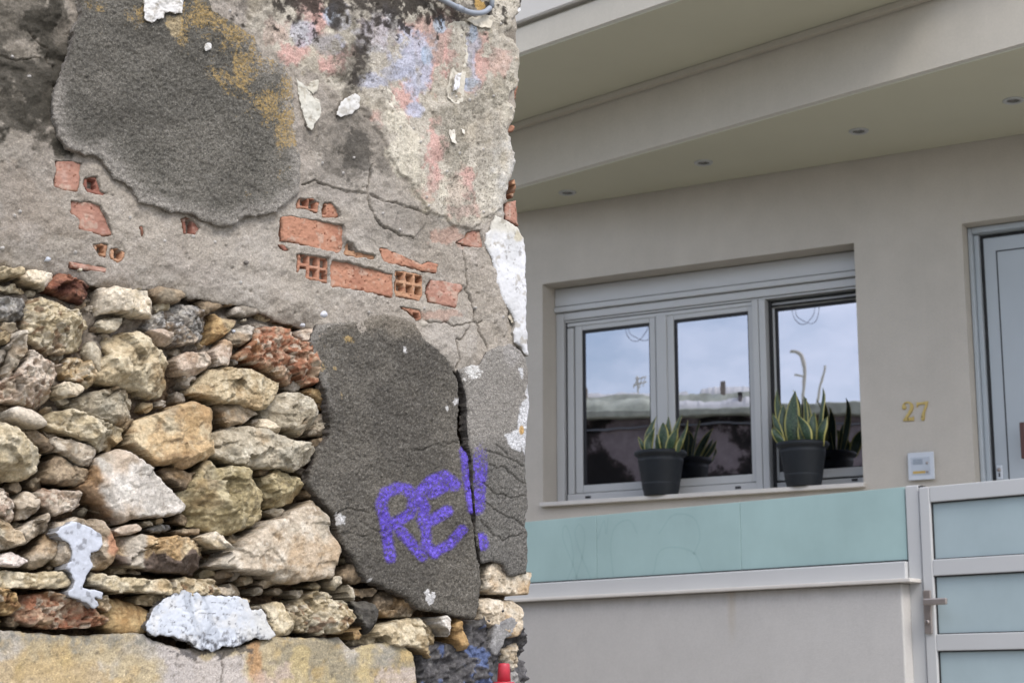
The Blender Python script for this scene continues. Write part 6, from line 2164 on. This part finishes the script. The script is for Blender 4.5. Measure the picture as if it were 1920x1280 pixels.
# ================================================================== RED STANDPIPE
M['red_paint'] = surface('chipped_red_paint', L(190, 50, 66), .42, var=.18, vscale=40, bump=.4, bscale=120, bdist=.001)
WP = .10
xc = rp(945, 1260, WP)[0]
zt_ = rp(945, 1243, WP)[1]
zf = rp(945, 1277, WP)[1]
rr = abs(rp(932, 1260, WP)[0] - rp(958, 1260, WP)[0]) / 2 * .70
sp_w = (RF.O[0] + xc * RF.ex[0] - WP * RF.ey[0], RF.O[1] + xc * RF.ex[1] - WP * RF.ey[1])
st = empty('red_standpipe', (sp_w[0], sp_w[1], 0), 0)
tag(st, 'red painted hydrant standpipe with tapered cap at the foot of the wall corner', 'hydrant')
bm = bmesh.new()
add_lathe(bm, [(rr * 1.12, zf), (rr * .95, zt_ - .004), (rr * .86, zt_), (.0001, zt_ + .001)], seg=28, cap_hi=False)
from_bm('cap', bm, M['red_paint'], st)
bm = bmesh.new()
add_lathe(bm, [(rr * 1.5, zf - .03), (rr * 1.75, zf - .026), (rr * 1.75, zf - .004), (rr * 1.68, zf - .0005)], seg=32)
from_bm('flange', bm, M['red_paint'], st)
bm = bmesh.new()
add_lathe(bm, [(rr * 2.2, 0), (rr * 2.2, .04), (rr * 1.4, .05), (rr * 1.35, zf - .0305)], seg=28)
from_bm('body', bm, M['red_paint'], st)

# ================================================================== THINGS ON THE RUIN'S ROOF, SEEN MIRRORED
M['pale_metal'] = surface('pale_galvanised_pipe', L(226, 219, 202), .5, var=.15, vscale=8)
M['wire'] = surface('black_cable', L(30, 30, 32), .6)


def mirror_pt(px, py, depth, dist):
    """the point that a pixel shows in the pane at that depth, mirrored, dist metres from the glass (world)"""
    a, b = (px - 960) / FPX, -(py - 640) / FPX
    d = np.array([a, math.cos(PITCH) - b * math.sin(PITCH), math.sin(PITCH) + b * math.cos(PITCH)])
    d /= np.linalg.norm(d)
    C = np.array((0, 0, EYE))
    t = (depth - (C - HF.O) @ HF.ey) / (d @ HF.ey)
    p = C + d * t
    r = d - 2 * (d @ HF.ey) * HF.ey
    return p + r * dist


def mirror_on_x(px, py, depth, xl_):
    """same, where the mirrored sight line meets the ruin-local plane x = xl_"""
    p0, p1 = mirror_pt(px, py, depth, 0), mirror_pt(px, py, depth, 1)
    o, d = (p0 - RF.O) @ RF.ex, (p1 - p0) @ RF.ex
    return p0 + (p1 - p0) * ((xl_ - o) / d)


def roof_thing(name, label, cat, paths, mat, y=YR + .014, xl_=UE - .9):
    world_paths = [([mirror_on_x(px, py, y, xl_) for px, py in P], r) for P, r in paths]
    base = min((p for P, r in world_paths for p in P), key=lambda q: q[2])
    root = empty(name, (base[0], base[1], 3.36))
    tag(root, label, cat)
    for P, r in world_paths:
        P = [np.array(p) - np.array((base[0], base[1], 3.36)) for p in P]
        tube('pipe' if r > .008 else 'rod', mat, root, [tuple(p) for p in catm(P)], r, 10)
    return root


for nm, zz in (('eave', ROOF),):
    for px, py, yy in ((1150, 740, YS), (1345, 715, YS), (1345, 790, YS), (1550, 745, YR), (1550, 760, YR)):
        print('mirror z', px, py, mirror_on_x(px, py, yy + .014, UE)[2], (mirror_on_x(px, py, yy + .014, UE) - RF.O) @ RF.ey)
roof_thing('mast_pipe', 'pale gooseneck service mast mirrored in the window pane above the taller plant', 'mast', [([(1506, 775), (1506, 730), (1509, 690), (1505, 670), (1495, 660), (1482, 657)], .015), ([(1508, 706), (1498, 703), (1489, 702)], .0095)], M['pale_metal'])
roof_thing('straight_pipe', 'straight pale pipe end mirrored beside the gooseneck mast', 'pipe', [([(1530, 775), (1538, 720), (1545, 685)], .011)], M['pale_metal'])
roof_thing('roof_antenna', 'small television antenna mirrored in the window pane above the white parapet', 'antenna', [([(1196, 740), (1196, 706)], .006), ([(1190, 722), (1214, 716)], .005), ([(1193, 713), (1212, 707)], .005), ([(1198, 726), (1206, 706)], .004), ([(1206, 724), (1213, 706)], .004), ([(1190, 726), (1198, 708)], .004)], M['pale_metal'], YS + .014)


# cable loops hanging from the balcony edge
def loop(cx, cy, depth, label):
    P1 = [(cx - 22, cy - 60), (cx - 24, cy - 12), (cx - 18, cy + 12), (cx - 4, cy + 22), (cx + 10, cy + 14), (cx + 20, cy - 10), (cx + 18, cy - 60)]
    P2 = [(cx - 14, cy - 60), (cx - 16, cy), (cx - 4, cy + 14), (cx + 16, cy + 20), (cx + 27, cy), (cx + 30, cy - 60)]
    pts = [mirror_pt(a, b, depth, 3.1) for a, b in P1]
    c0 = pts[0]
    root = empty('hanging_cable', tuple(c0))
    tag(root, label, 'cable', 'loose cable loops')
    for P in (P1, P2):
        q = [np.array(mirror_pt(a, b, depth, 3.1 + .02 * i)) - c0 for i, (a, b) in enumerate(P)]
        tube('wire', M['wire'], root, [tuple(p) for p in catm(q)], .0022, 6)


loop(1196, 618, YS + .014, 'thin black cable loop mirrored at the top of the first window pane')
loop(1508, 586, YR + .014, 'thin black cable loop mirrored at the top of the last window pane')
# service cable sagging along the side wall
sc_ = [(UE - .015, y, ROOF - .18 - .03 * math.sin(y * 1.3)) for y in np.linspace(.6, YL - .2, 24)]
sv = empty('service_cable', tuple(RF.O), RF.ang)
tag(sv, 'grey service cable sagging along the stained wall mirrored in the panes', 'cable')
tube('wire', M['conduit'], sv, sc_, .008, 8)
